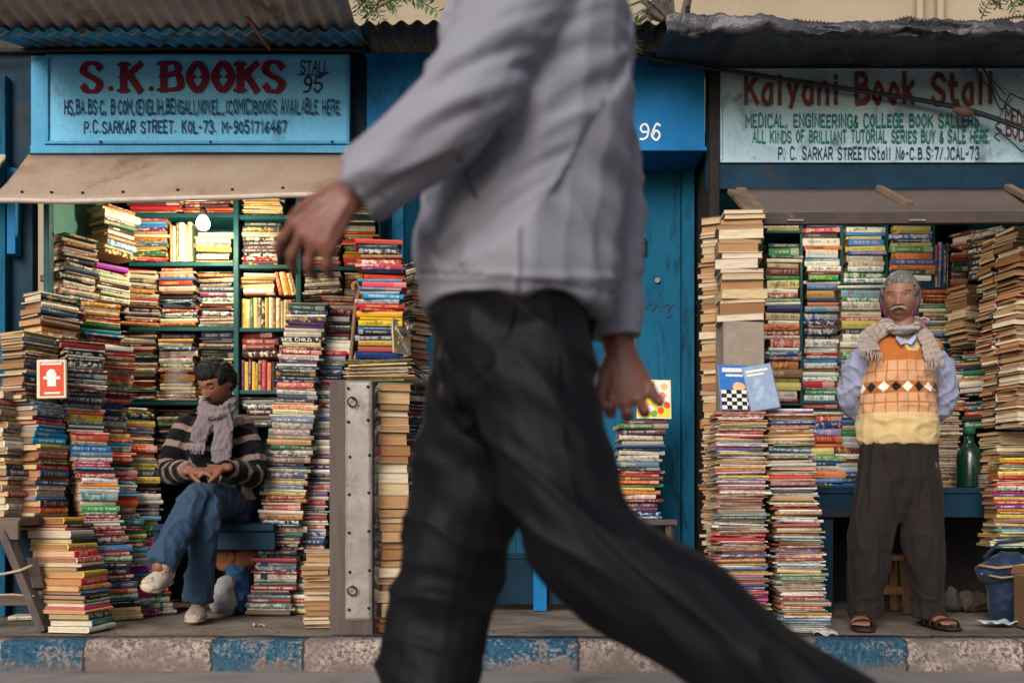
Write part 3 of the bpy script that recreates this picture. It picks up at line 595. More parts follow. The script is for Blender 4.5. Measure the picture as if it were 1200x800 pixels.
def stack(place, xt, xb, yt, yb, wpx, D, yaw=0, face='spine', pal='mixed', th=(.014, .034), kind='book', L=None, Wd=None, jit=1.0, Db=None, pages=None, tilt=0.0, zb=None, sup=True, fixed=None, ripple=0.0):
    """A pile: xt/xb = photo x of the front's centre at its top and bottom, yt/yb = photo y, D = depth of the front at the top (Db: bottom)."""
    Db = D if Db is None else Db
    L = L or wpx * D / F; Wd = Wd or L * .72
    rot0 = {'spine': 0, 'pages': 180, 'head': -90, 'tail': 90}[face] + yaw
    q = R(rot0); hy = .5 * (abs(L * math.sin(q)) + abs(Wd * math.cos(q)))
    z0 = PZ(yb, Db) if zb is None else zb; z1 = PZ(yt, D); z = z0; items = []
    ph = rb.uniform(0, 6); dx = dy = 0.0
    while z < z1 - th[0] * .4:
        T = th[0] + (th[1] * 1.12 - th[0]) * rb.random() ** 1.5
        T = min(T, max(th[0] * .7, z1 - z)); f = (z - z0) / max(z1 - z0, 1e-3)
        px = xb + (xt - xb) * f + ripple * math.sin(ph + f * 5); Dz = Db + (D - Db) * f
        dx = .9 * dx + rb.gauss(0, .0035) * jit; dy = .9 * dy + rb.gauss(0, .003) * jit; odd = rb.random() < .07
        l = L * rb.uniform(.84, 1.05); w_ = Wd * rb.uniform(.84, 1.05)
        pos = Vector((PX(px, Dz + (hy * .8 if abs(yaw) > 15 else 0)) + dx + rb.gauss(0, .0075) * jit, Dz + hy + dy + rb.gauss(0, .007) * jit, z))
        m = Matrix.Translation(pos) @ Matrix.Rotation(q + R(rb.gauss(0, 10 if odd else 3.0) * jit), 4, 'Z') @ Matrix.Rotation(R(tilt + rb.gauss(0, .5)), 4, 'Y')
        c, tx = pick(pal); items.append(dict(mat=m, L=l, Wd=w_, T=T, col=c, txt=tx, page=rb.choice(pages or PAGE))); z += T + .0006
    N = len(items)
    for i, it in enumerate(items):
        it.update(kind=kind, place=place, order=N - i, end='from the top'); b_ = add_book(**it)
        if fixed and N - i in fixed: b_.update(fixed[N - i])
    return items

def vrow(place, x0, x1, yt, yb, D=5.62, pal='mixed', th=(.012, .03), lean=0, kind='book', dep=None):
    X = PX(x0, D); X1 = PX(x1, D); zb = PZ(yb, D); H = PZ(yt, D) - zb; i = 0
    while X < X1 - th[0] * .6:
        T = min(rb.uniform(*th), X1 - X); i += 1
        L = H * rb.uniform(.86, 1.0); Wd = dep or min(.17, L * .72)
        m3 = Matrix(((0, 0, 1), (0, 1, 0), (-1, 0, 0))).to_4x4()
        m = Matrix.Translation((X, D + Wd / 2 + rb.uniform(0, .012), zb + L / 2)) @ Matrix.Rotation(R(lean + rb.gauss(0, .7)), 4, 'Y') @ m3
        c, tx = pick(pal); add_book(m, L, Wd, T, c, tx, rb.choice(PAGE), kind, place, i, 'from the left'); X += T + .001

T_ = lambda **k: dict(k)
# ---------------------------------------------------------------- left stall: the bank of piles in front
stack('leaning front pile beside the trestle legs', 64, 95, 606, 741, 60, 4.62, Db=4.28, yaw=80, L=.215, Wd=.22, pal='bright', th=(.012, .034), pages=PAGE, zb=.003, jit=.6)
FR = [('bank column nearest the street', 42, 96, 470, 606, 4.62, 4.62),
      ('second bank column left of the seated man', 88, 134, 467, 716, 4.80, 4.72),
      ('third bank column left of the seated man', 116, 152, 467, 706, 4.95, 4.88),
      ('bank column nearest the seated man', 146, 176, 476, 696, 5.10, 4.98)]
for i, (pl, xt, xb, yt, yb, D, Db) in enumerate(FR):
    if i == 0: stack(pl, 38, 38, yt, 612, 60, D, yaw=70, L=.19, Wd=.23, pal='bright', th=(.011, .032), zb=.50, jit=.6)
    else: stack(pl, xt, xb, yt, yb, 50, D, Db=Db, yaw=38, L=.185, Wd=.17, pal='bright', th=(.010, .032), zb=.003, jit=.7)
stack('page-edge pile on the trestle at the left border', -2, 2, 456, 612, 40, 4.55, yaw=74, L=.2, Wd=.2, pal='cream', zb=.50)
stack('dark pile tucked under the trestle', 22, 22, 722, 742, 40, 4.75, yaw=10, pal='dark', zb=.003, th=(.02, .03))
UP = [('upper left pile behind the orange upright book', 34, 30, 388, 470, 58, 4.60, 'mixed'), ('pile with tan page edges above the left bank', 56, 54, 340, 470, 60, 4.78, 'mixed'),
      ('tall grey lettered pile below the awning corner', 82, 80, 272, 470, 60, 5.0, 'dark'), ('short dark pile behind the second column', 92, 90, 398, 470, 40, 4.74, 'dark'),
      ('pile with a teal book beside the side shelf', 112, 112, 352, 470, 48, 5.06, 'bright'), ('narrow pile left of the back shelves', 126, 126, 400, 470, 40, 4.96, 'mixed')]
for pl, xt, xb, yt, yb, wp, D, pal in UP: stack(pl, xt, xb, yt, yb, wp, D, yaw={56: 66, 58: 66, 60: 56}.get(wp, 36), L=.2, Wd=.17, pal=pal, th=(.010, .028), jit=.8)
# side shelf against the left wall
stack('slanting pile on the upper left side shelf', 128, 128, 238, 296, 34, 5.3, yaw=62, L=.2, Wd=.15, pal='mixed', tilt=0)
stack('pile on the lower left side shelf', 122, 122, 305, 350, 34, 5.25, yaw=55, L=.2, Wd=.15, pal='bright')
vrow('upright row in the left corner', 137, 150, 316, 366, 5.6, 'mixed', lean=0)
# back shelves
def pile(pl, x0, x1, yt, yb, pal='mixed', D=5.62, th=(.010, .028), **k): stack(pl, (x0 + x1) / 2, (x0 + x1) / 2, yt, yb, x1 - x0, D, pal=pal, th=th, jit=k.pop('jit', .7), **k)
pile('top shelf pile left of the lamp flex', 150, 212, 231, 250, 'red'); pile('top shelf pile right of the lamp flex', 216, 273, 229, 250, 'red')
pile('pile on the lamp\'s shelf, left of uprights', 146, 196, 254, 306, 'bright'); vrow('upright white row left of the lamp', 198, 226, 258, 306, pal='cream')
pile('yellow pile directly under the lamp', 229, 273, 272, 306, 'cream')
pile('leaning left pile on the shelf below the lamp', 144, 186, 316, 382, 'mixed', tilt=3); pile('middle pile on the shelf below the lamp', 188, 231, 314, 382, 'mixed'); pile('right pile on the shelf below the lamp', 232, 274, 318, 382, 'mixed')
pile('pile on the third shelf, far left', 138, 184, 388, 469, 'mixed'); pile('third shelf pile above the clear bag', 186, 230, 390, 469, 'mixed'); pile('third shelf pile behind the seated man', 232, 274, 388, 469, 'dark')
pile('pile on the low shelf, far left', 138, 180, 478, 559, 'mixed'); pile('low shelf pile left of the seated man', 182, 222, 480, 559, 'mixed'); pile('pile hidden low behind the seated man', 226, 272, 480, 559, 'dark')
pile('top shelf pile right of the teal upright', 281, 330, 229, 252, 'cream', th=(.006, .012))
pile('black set level with the lamp', 282, 327, 260, 310, 'dark', th=(.02, .026))
pile('pale pile above the upright cream row', 282, 322, 320, 346, 'cream'); vrow('leaning white row right of the yellow pile', 324, 345, 318, 346, pal='cream', lean=-14)
vrow('upright cream row right of the dark upright', 282, 345, 348, 384, pal='cream', th=(.016, .03))
pile('orange pile above the upright red row', 282, 324, 388, 418, 'red', th=(.03, .042)); vrow('upright red row beside the seated man', 282, 326, 420, 457, pal='red', th=(.014, .03))
vrow('short upright row above the leaning paperback pile', 327, 346, 400, 457, pal='mixed')
pile('lowest shelf pile right of the seated man', 282, 345, 466, 500, 'dark'); 
pile('top shelf pile above the walker\'s hand', 354, 400, 228, 252, 'cream'); pile('flat pile on the shelf behind the hand', 354, 398, 286, 312, 'mixed'); pile('top shelf pile near the door post', 402, 442, 230, 252, 'mixed'); pile('pile beside the door post behind the hand', 402, 440, 256, 312, 'mixed')
pile('dark pile leaning in the crate corner', 356, 400, 318, 384, 'dark', tilt=-4, D=5.55); pile('pile right of the dark leaning pile', 404, 440, 320, 384, 'mixed')
pile('third shelf pile behind the walking stick', 356, 440, 392, 470, 'mixed')
# leaning paperbacks by the plank
stack('tall leaning pile right of the seated man', 360, 313, 354, 718, 46, 5.30, Db=5.0, pal='lee', th=(.011, .030), L=.225, Wd=.16, zb=.003, yaw=4, jit=.7, fixed=None, tilt=1.0)
stack('leaning pile just left of the plank', 397, 347, 346, 716, 36, 5.45, Db=5.08, pal='lee', th=(.010, .026), L=.19, Wd=.14, zb=.003, yaw=2, jit=.7, tilt=1.0)
stack('small page-edge pile at the plank\'s foot', 372, 369, 645, 736, 34, 4.45, face='pages', yaw=10, L=.135, Wd=.17, pal='brown', zb=.003, th=(.012, .03))
stack('tall page-edge pile right of the plank', 456, 455, 447, 742, 40, 4.30, face='head', yaw=14, L=.20, Wd=.145, pal='dark', zb=.003, th=(.022, .062), jit=.4)
stack('wavy magazine layer on top of the plank', 446, 446, 420, 445, 84, 4.30, yaw=-6, L=.30, Wd=.21, pal='cream', th=(.004, .007), kind='magazine', pages=PAGE_W)
stack('colourful pile above the plank', 447, 440, 278, 419, 52, 4.36, pal='bright', th=(.012, .026), L=.20, Wd=.15, yaw=5, jit=1.0)
stack('brown page-edge pile behind the colourful pile', 482, 482, 305, 430, 30, 4.62, face='head', yaw=40, L=.17, Wd=.10, pal='dark', th=(.012, .026))
stack('dark spined pile behind the tan page edges', 480, 480, 430, 735, 30, 4.55, yaw=34, L=.15, Wd=.12, pal='dark', th=(.012, .028), zb=.003)
# by the closed stall's door
stack('pile on the stool before the blue door', 752, 750, 492, 608, 58, 4.86, pal='mixed', th=(.012, .026), L=.235, Wd=.16, jit=1.1)
# ---------------------------------------------------------------- right stall
stack('page-edge pile under the flap corner', 873, 872, 244, 375, 54, 4.50, face='pages', yaw=-6, L=.2, Wd=.16, pal='brown', th=(.018, .046), pages=PAGE + PAGE_W, jit=.8)
stack('pile of page edges behind the flap corner', 843, 843, 250, 500, 36, 4.72, face='pages', yaw=-24, L=.16, Wd=.15, pal='brown', th=(.016, .038), pages=PAGE + PAGE_W)
stack('ragged page-edge pile left of the magazine stacks', 847, 846, 486, 640, 30, 4.58, face='pages', yaw=-20, L=.13, Wd=.15, pal='brown', th=(.008, .02), zb=.003)
stack('left magazine stack before the right stall', 875, 868, 482, 738, 62, 4.35, Db=4.30, yaw=2, pal='mag', th=(.005, .013), kind='magazine', L=.225, Wd=.18, zb=.003, pages=PAGE_W, jit=1.0, ripple=3)
stack('right magazine stack before the right stall', 927, 945, 478, 742, 60, 4.42, Db=4.29, yaw=-3, pal='mag', th=(.005, .013), kind='magazine', L=.215, Wd=.18, zb=.003, pages=PAGE_W, jit=1.0, ripple=3)
stack('counter pile just behind the magazine stacks', 968, 968, 484, 571, 34, 5.0, pal='text', th=(.022, .034), L=.18, Wd=.14, jit=.6)
stack('counter pile touching the standing man\'s sleeve', 994, 994, 490, 571, 28, 5.02, pal='text', th=(.018, .03), L=.16, Wd=.13)
pile('shelf column nearest the page-edge pile', 898, 939, 284, 471, 'text', th=(.016, .045)); pile('top layer above the first shelf column', 898, 939, 264, 270, 'text')
pile('second column of textbooks from the flap corner', 944, 986, 263, 479, 'text', th=(.015, .044), ripple=2); pile('top shelf pile left of the standing man', 991, 1039, 264, 331, 'text', th=(.018, .036))
pile('tall pile right behind the standing man', 986, 1040, 334, 489, 'text', D=5.56, th=(.016, .046)); pile('top shelf pile above the standing man', 1044, 1094, 264, 336, 'text', th=(.018, .036))
vrow('upright blue row right of the striped textbooks', 1096.5, 1112, 280, 336, pal='text'); pile('small top shelf pile beside the blue row', 1113, 1134, 296, 336, 'mixed', D=5.64)
pile('textbook pile over the man\'s right shoulder', 1080, 1127, 338, 402, 'text', D=5.58); pile('textbook pile behind the man\'s head', 1043, 1079, 340, 479, 'text', D=5.58)
pile('low pile right of the man\'s arm', 1082, 1112, 406, 479, 'text', D=5.58); pile('leaning low pile by the shelf upright', 1114, 1140, 408, 462, 'mixed', D=5.56)
pile('counter pile left of the green bottle', 1092, 1128, 482, 571, 'brown', D=5.4, th=(.008, .016), kind='magazine'); pile('maroon books above the grey magazines', 1092, 1136, 466, 481, 'red', D=5.45)
# piles on the right wall's side shelves, receding
stack('slanted pile on the right wall\'s top shelf', 1141, 1141, 266, 322, 30, 5.6, yaw=-52, L=.2, Wd=.15, pal='mixed'); 
stack('page-edge pile on the right wall\'s second shelf', 1136, 1136, 332, 402, 34, 5.35, face='pages', yaw=22, L=.16, Wd=.14, pal='brown', th=(.01, .025))
stack('dark pile on the right wall\'s second shelf', 1156, 1156, 330, 402, 30, 5.3, yaw=-48, L=.17, Wd=.13, pal='dark', th=(.012, .025)); stack('dark pile on the right wall\'s top shelf', 1164, 1164, 262, 322, 26, 5.35, yaw=-50, L=.2, Wd=.15, pal='dark')
stack('tall narrow page-edge pile near the right border', 1178, 1178, 276, 500, 26, 5.02, yaw=10, L=.12, Wd=.13, pal='dark', th=(.010, .022))
stack('tall page-edge pile at the right border', 1207, 1207, 263, 500, 40, 4.86, face='pages', yaw=14, L=.16, Wd=.16, pal='dark', th=(.012, .026), pages=PAGE[3:8:2] + PAGE[1:2])
stack('pile low on the right wall\'s third shelf', 1150, 1150, 408, 462, 30, 5.4, yaw=-40, L=.18, Wd=.14, pal='mixed'); stack('pile on the right wall\'s lowest shelf', 1158, 1158, 468, 500, 34, 5.35, yaw=-40, L=.2, Wd=.15, pal='mixed')
stack('loose pile on the counter\'s right end', 1180, 1180, 505, 571, 36, 5.02, face='pages', yaw=16, L=.19, Wd=.15, pal='brown', th=(.01, .02))
stack('pile with yellow magazines at the right edge', 1196, 1190, 532, 642, 44, 4.7, yaw=-6, pal='bright', th=(.008, .02), kind='magazine', L=.2, Wd=.16)

# ---------------------------------------------------------------- named spines and books shown by their covers
def near(place, py):
    c = [b for b in BOOKS if b['place'] == place]; return min(c, key=lambda b: abs(b['mat'].translation.z + b['T'] / 2 - PZ(py, b['mat'].translation.y)))
LC = 'tall leaning pile right of the seated man'; LR = 'leaning pile just left of the plank'
for pl, py, c, title, tc in ((LC, 402, '1f2126', 'LEE CHILD', 'e9e4da'), (LC, 417, 'b3202f', 'TOM CLANCY', 'f2ece0'), (LC, 435, '1a1a1e', 'KILL TIME', 'c9825a'), (LR, 418, 'b8222f', 'RED HEAT', 'f2d8d0'), (LC, 478, 'd9b79a', 'NEMESIS', 'c23a36'), (LC, 577, '1c5a4a', 'BOOKS', 'd8e0d0'),
        ('tall grey lettered pile below the awning corner', 300, '3a4044', 'STALL', 'd8d8d0')):
    if title in ('STALL', 'BOOKS', 'KILL TIME'): continue
    b_ = near(pl, py); b_['col'] = hexc(c); b_['txt'] = hexc(tc); b_['title'] = title; b_['T'] = max(b_['T'], .026)
for py, c in ((352, '2a93c4'), (370, 'e0a030'), (325, '22242a'), (335, 'd84a5c'), (289, 'd24a3a')):
    b_ = near('colourful pile above the plank', py); b_['col'] = hexc(c)
for py, c in ((413, 'd93f3f'),): pass

def single(name_label, c, q, L, Wd, T, col, art, group=None):
    """A book standing so that its front cover faces the street; q = rotation matrix."""
    m = Matrix.Translation(c) @ q
    return add_book(m, L, Wd, T, col, hexc('f2ece0'), PAGE_W[0], 'cover', name_label, 0, '', art=art)
def standq(yaw, back, roll=0): # local x (length) up, local +z (front cover) to the street
    m = Matrix(((0, -1, 0), (0, 0, -1), (1, 0, 0))).to_4x4()
    return Matrix.Rotation(R(yaw), 4, 'Z') @ Matrix.Rotation(R(-back), 4, 'X') @ Matrix.Rotation(R(roll), 4, 'Y') @ m
single('book with a chessboard on its blue cover, standing on the left magazine stack', W(861, 455, 4.43), standq(8, 12, 0), .21, .145, .014, hexc('3f6fae'), 'chess')
single('grey blue paperback leaning upright beside the chessboard book', W(891, 455, 4.42), standq(-4, 16, -9), .215, .13, .016, hexc('6a7f9c'), 'grey')
single('orange covered book standing upright on the left bank', W(61, 445, 4.66), standq(14, 14, -3), .19, .125, .016, hexc('e0cdb0'), 'orange')
single('yellow and pink picture book standing on the pile before the blue door', W(766, 468, 4.95), standq(0, 12, 1), .2, .17, .008, hexc('e6e0c8'), 'kids')
single('patterned paperback propped against the colourful pile above the plank', W(469, 395, 4.40), standq(48, 4, 0), .15, .10, .012, hexc('8f8468'), 'plain')

# ---------------------------------------------------------------- book geometry
def book_geo(b):
    L, Wd, T = b['L'], b['W'], b['T']; t = min(.0022, T * .14) if b['kind'] != 'magazine' else min(.0012, T * .12)
    hard = (b['seed'] % 3 == 0) and b['kind'] == 'book'; bl = .003 if T > .012 else .0015; ov = .003 if hard else 0.0
    prof = [(Wd / 2, 0), (-Wd / 2 + .004, 0), (-Wd / 2 + .0005, T * .1), (-Wd / 2 - bl, T * .5), (-Wd / 2 + .0005, T * .9), (-Wd / 2 + .004, T), (Wd / 2, T), (Wd / 2, T - t), (-Wd / 2 + 2 * t, T - t), (-Wd / 2 + 2 * t, t), (Wd / 2, t)]
    n_ = len(prof); v = [(-L / 2, y, z) for y, z in prof] + [(L / 2, y, z) for y, z in prof]; f = []; uv = []; sd = b['seed']
    for i in range(n_):
        j = (i + 1) % n_; f.append((i, n_ + i, n_ + j, j))
        if i in (1, 2, 3, 4): uv += [(sd + .001, prof[i][1] / T), (sd + .999, prof[i][1] / T), (sd + .999, prof[j][1] / T), (sd + .001, prof[j][1] / T)]
        else: uv += [(sd + .5, 7)] * 4
    f.append(tuple(range(n_ - 1, -1, -1))); uv += [(sd + .5, 7)] * n_
    f.append(tuple(range(n_, 2 * n_))); uv += [(sd + .5, 7)] * n_
    i_ = ov + .0012; x0, x1, y0, y1 = -L / 2 + i_, L / 2 - i_, -Wd / 2 + 2 * t, Wd / 2 - i_
    cv = .0025 if hard else 0
    pv = [(x0, y0, t), (x1, y0, t), (x1, y1, t), (x0, y1, t), (x0, y0, T - t), (x1, y0, T - t), (x1, y1, T - t), (x0, y1, T - t), (x0, y1 - cv, T / 2), (x1, y1 - cv, T / 2)]
    pf = [(0, 3, 2, 1), (4, 5, 6, 7), (0, 1, 5, 4), (3, 8, 9, 2), (8, 7, 6, 9), (1, 2, 9, 6, 5), (0, 4, 7, 8, 3)]
    return v, f, uv, pv, pf
def attr(me, name, cols):
    a = me.attributes.new(name, 'FLOAT_COLOR', 'FACE'); a.data.foreach_set('color', np.array([(*c[:3], 1) for c in cols], 'f').ravel())
def setuv(me, uv):
    l = me.uv_layers.new(name='uv'); l.data.foreach_set('uv', np.array(uv, 'f').ravel())
ARTM = {k: worn('cover art ' + k, hexc(a), hexc(b), 20, .4, .05) for k, a, b in (('sky', '3f78c0', '3368ae'), ('white', 'e8e4da', 'dcd6c8'), ('black', '26262a', '1e1e22'), ('orange', 'd8502a', 'c8452a'), ('yellow', 'e6cc4a', 'dcb83c'), ('pink', 'd8706a', 'e08a78'), ('grey', '93a4ba', '7d90aa'), ('green', '6ea04a', '5f9448'), ('glow', 'f0c088', 'e8a868'), ('olive', '7d7a58', '6b5a48'), ('pale', 'a3b2c6', '8fa2ba'))}
def cover_art(b, mb):
    """flat printed shapes on the front cover (local z = T); coordinates: right 0..1, up 0..1"""
    L, Wd, T = b['L'], b['W'], b['T']; k = [0]
    def quad(x0, y0, x1, y1, mi, e=0):
        k[0] += 1; z = T + .0004 + .00015 * k[0]
        P = [(x0, y0), (x1, y0), (x1, y1), (x0, y1)]
        mb.add([(-L / 2 + y * L, Wd / 2 - x * Wd, z) for x, y in P], [(0, 1, 2, 3)], mi)
    def blob(cx, cy, r, mi, sq=1.0, n_=14, seed=0):
        k[0] += 1; z = T + .0004 + .00015 * k[0]; rr = random.Random(seed)
        P = [(cx + r * math.cos(2 * math.pi * i / n_) * rr.uniform(.85, 1.1), cy + sq * r * math.sin(2 * math.pi * i / n_) * rr.uniform(.85, 1.1)) for i in range(n_)]
        mb.add([(-L / 2 + y * L, Wd / 2 - x * Wd, z) for x, y in P], [tuple(range(n_))], mi)
    mats = ['sky', 'white', 'black', 'orange', 'yellow', 'pink', 'grey', 'green', 'glow', 'olive', 'pale']; ix = {m: i for i, m in enumerate(mats)}
    a = b['art']
    if a == 'chess':
        quad(.02, .02, .98, .98, ix['sky']); blob(.6, .52, .2, ix['glow'], .5); quad(.1, .84, .9, .93, ix['white']); quad(.2, .74, .75, .79, ix['white'])
        quad(.02, .02, .98, .44, ix['white'])
        for i in range(5):
            for j in range(6):
                if (i + j) % 2: quad(.02 + j * .16, .02 + i * .084, .02 + (j + 1) * .16, .02 + (i + 1) * .084, ix['black'])
    elif a == 'grey':
        quad(.02, .02, .98, .98, ix['grey']); quad(.1, .85, .85, .9, ix['white']); quad(.1, .77, .7, .81, ix['white'])
        for i in range(7): blob(.3 + .07 * (i % 4), .25 + .07 * i, .1, ix['pale'], .6, seed=i)
        quad(.02, .02, .98, .98, ix['grey']) if 0 else None
    elif a == 'orange':
        quad(.1, .05, .93, .93, ix['orange']); quad(.14, .86, .85, .91, ix['white']); blob(.5, .62, .17, ix['white'], .8, seed=2); quad(.36, .3, .66, .58, ix['white']); quad(.22, .48, .8, .56, ix['white']); quad(.25, .1, .8, .15, ix['white'])
    elif a == 'kids':
        quad(.02, .02, .98, .98, ix['yellow']); quad(.52, .35, .97, .97, ix['white']); quad(.1, .8, .5, .93, ix['green'])
        for i, (x, y, m_) in enumerate(((.25, .35, 'pink'), (.7, .2, 'orange'), (.75, .6, 'pink'), (.35, .6, 'green'), (.2, .15, 'orange'), (.5, .12, 'green'), (.8, .82, 'glow'), (.62, .45, 'sky'), (.88, .35, 'orange'), (.4, .25, 'white'))): blob(x, y, .1, ix[m_], .9, seed=i)
    else:
        quad(.02, .02, .98, .98, ix['olive'])
        for i in range(26): blob(.1 + .8 * ((i * .37) % 1), .08 + .84 * ((i * .618) % 1), .07, ix[['pink', 'glow', 'green', 'grey', 'white'][i % 5]], .7, seed=i)
    return [ARTM[m] for m in mats]
TITLE_M = {}
def place_book(b, label, cat, group, split_pages):
    v, f, uv, pv, pf = book_geo(b); m = MB(); m.add(v, f, 0); nf = len(f); extra = []
    mats = [M['cover'], M['pages']]
    if not split_pages: m.add(pv, pf, 1)
    if b.get('title'):
        key = tuple(b['txt'])
        if key not in TITLE_M: TITLE_M[key] = NT('spine lettering').out(b['txt'], .5)
        mats.append(TITLE_M[key]); mi = 2; nf0 = len(m.f)
        tx = b['title']; tot = sum(GL[c][0] + 3 for c in tx) - 3; x0, x1 = -b['L'] * .44, b['L'] * .2; sx_ = (x1 - x0) / tot; sz = b['T'] * .56 / 12; cx_ = 0
        for c in tx:
            for s_ in [q for q in GL[c][1].split('|') if q]:
                P = [hexpt(q) for q in s_.lstrip('~').split()]; P = catmull(P, 4) if s_[0] == '~' else P
                ribbon(m, P, 1.0, lambda x, y, k, cx_=cx_: (x0 + (cx_ + x) * sx_, -b['W'] / 2 - .0042, b['T'] * .22 + y * sz), mi, 0)
            cx_ += GL[c][0] + 3
    if b.get('art'):
        am = MB(); amats = cover_art(b, am); base_ = len(mats); mats += amats
        m.add(am.v, am.f, 0); m.mi[-len(am.f):] = [q + base_ for q in am.mi]
    nm = 'magazine' if b['kind'] == 'magazine' else 'book'
    me = m.mesh(nm, mats)
    rest = sum(len(q) for q in m.f[nf:])
    setuv(me, uv + [(b['seed'] + .5, 7)] * rest)
    attr(me, 'Col', [b['col']] * nf + [b['page']] * (len(m.f) - nf)); attr(me, 'Txt', [b['txt']] * len(m.f))
    o = bpy.data.objects.new(nm, me); COL.objects.link(o); o.matrix_world = b['mat']; tag(o, label, cat, group)
    if split_pages:
        pm = MB().add(pv, pf, 0).mesh('page_block', M['pages']); attr(pm, 'Col', [b['page']] * len(pf))
        po = bpy.data.objects.new('page_block', pm); COL.objects.link(po); po.parent = o
    return o
def ordinal(i):
    W_ = 'zeroth first second third fourth fifth sixth seventh eighth ninth tenth eleventh twelfth'.split()
    return W_[i] if i < len(W_) else '%d%s' % (i, 'th' if 10 <= i % 100 <= 20 else {1: 'st', 2: 'nd', 3: 'rd'}.get(i % 10, 'th'))

# ================================================================ people: lofts -> one remeshed surface per garment / body
def loft_geo(pts, side, n=18, sub=5, cap='round'):
    """pts: (Vector, rx, ry); rx lies along `side`. Returns verts, faces, centreline samples."""
    side = Vector(side).normalized()
    A = [np.array([*p, a, b], float) for p, a, b in pts]
    A = np.array(catmull(A, sub)) if len(A) > 2 else np.array([A[0] + (A[1] - A[0]) * k / sub for k in range(sub + 1)])
    P = [Vector(a[:3]) for a in A]; N = len(P); rings = []
    def frame(i):
        t = (P[min(i + 1, N - 1)] - P[max(i - 1, 0)]).normalized(); x = side - t * side.dot(t)
        if x.length < 1e-3: x = t.orthogonal()
        x.normalize(); return t, x, t.cross(x)
    def ring(c, x, y, a, b): return [c + x * (a * math.cos(2 * math.pi * k / n)) + y * (b * math.sin(2 * math.pi * k / n)) for k in range(n)]
    t, x, y = frame(0); a, b = A[0][3:]
    cs = cap if isinstance(cap, tuple) else (cap, cap)
    if cs[0] == 'round':
        for q in (80, 55, 28): rings.append(ring(P[0] - t * (min(a, b) * math.sin(R(q))), x, y, a * math.cos(R(q)), b * math.cos(R(q))))
    for i in range(N):
        t, x, y = frame(i); rings.append(ring(P[i], x, y, A[i][3], A[i][4]))
    if cs[1] == 'round':
        a, b = A[-1][3:]
        for q in (28, 55, 80): rings.append(ring(P[-1] + t * (min(a, b) * math.sin(R(q))), x, y, a * math.cos(R(q)), b * math.cos(R(q))))
    v = [q for r_ in rings for q in r_]; m = len(rings)
    f = [(i * n + k, i * n + (k + 1) % n, (i + 1) * n + (k + 1) % n, (i + 1) * n + k) for i in range(m - 1) for k in range(n)]
    f += [tuple(reversed(range(n))), tuple((m - 1) * n + k for k in range(n))]
    return v, f, P
def sculpt(name, lofts, voxel, mat, parent, smooth=3, disp=None, colfn=None, extra=(), shade=True):
    """lofts: list of (pts, side[, cap]); all pieces become one continuous skin."""
    mb = MB(); cl = []
    for L in lofts:
        v, f, P = loft_geo(L[0], L[1], cap=L[2] if len(L) > 2 else 'round'); mb.add(v, f); cl.append(P)
    for v, f in extra: mb.add(v, f)
    me0 = mb.mesh('tmp', []); o = bpy.data.objects.new('tmp', me0); COL.objects.link(o)
    m = o.modifiers.new('r', 'REMESH'); m.mode = 'VOXEL'; m.voxel_size = voxel; m.use_smooth_shade = True
    if smooth: m = o.modifiers.new('s', 'SMOOTH'); m.iterations = smooth; m.factor = .5
    dg = bpy.context.evaluated_depsgraph_get(); dg.update()
    me = bpy.data.meshes.new_from_object(o.evaluated_get(dg)); bpy.data.objects.remove(o); bpy.data.meshes.remove(me0)
    nv = len(me.vertices); co = np.empty(nv * 3, 'f'); me.vertices.foreach_get('co', co); co = co.reshape(-1, 3)
    li = np.zeros(nv, int); ls = np.zeros(nv); 
    if disp or colfn:
        best = np.full(nv, 1e9)
        for k, P in enumerate(cl):
            pa = np.array([tuple(p) for p in P]); s = np.concatenate([[0], np.cumsum(np.linalg.norm(np.diff(pa, axis=0), axis=1))])
            for i in range(len(pa) - 1):
                d = pa[i + 1] - pa[i]; dd = max(d @ d, 1e-12); tt = np.clip(((co - pa[i]) @ d) / dd, 0, 1)
                ds = np.linalg.norm(co - pa[i] - tt[:, None] * d, axis=1); mk = ds < best
                best[mk] = ds[mk]; li[mk] = k; ls[mk] = s[i] + tt[mk] * (s[i + 1] - s[i])
    if disp:
        nr = np.empty(nv * 3, 'f'); me.vertices.foreach_get('normal', nr); nr = nr.reshape(-1, 3)
        dv = np.array([disp(Vector(p), li[i], ls[i]) for i, p in enumerate(co)]); co2 = co + nr * dv[:, None]
    else: co2 = co
    if colfn:
        at = me.attributes.new('Col', 'FLOAT_COLOR', 'POINT')
        at.data.foreach_set('color', np.array([(*colfn(Vector(p), li[i], ls[i])[:3], 1) for i, p in enumerate(co)], 'f').ravel())
    off = np.array(wloc(parent)) if parent is not None else np.zeros(3)
    me.vertices.foreach_set('co', (co2 - off).astype('f').ravel()); me.materials.clear(); me.materials.append(mat)
    me.polygons.foreach_set('use_smooth', [True] * len(me.polygons)); me.update(); me.name = name
    ob = bpy.data.objects.new(name, me); COL.objects.link(ob); ob.parent = parent
    return ob
def fabric(name, col=None, rough=.85, scale=420, bump=.25, sheen=.15, mottled=.12, stretch=(1, 1, 1), spec=.25):
    n = NT(name); w1 = n.noise(scale, 2, n.map(stretch)); big = n.noise(9, 5)
    if col is None: base = n.n('Attribute', attribute_name='Col').outputs['Color']
    else: base = n.mix(0.0, col, col)
    base = n.mix(n.math('MULTIPLY', n.ramp(w1, .3, .7), mottled * 2), base, n.mix(1.0, base, (.55, .55, .55), 'MULTIPLY'))
    base = n.mix(n.math('MULTIPLY', n.ramp(big, .4, .75), mottled * 2), base, n.mix(1.0, base, (.7, .68, .66), 'MULTIPLY'))
    n.bump(w1, bump, .002); n.b.inputs['Sheen Weight'].default_value = sheen; return n.out(base, rough, 0, spec)
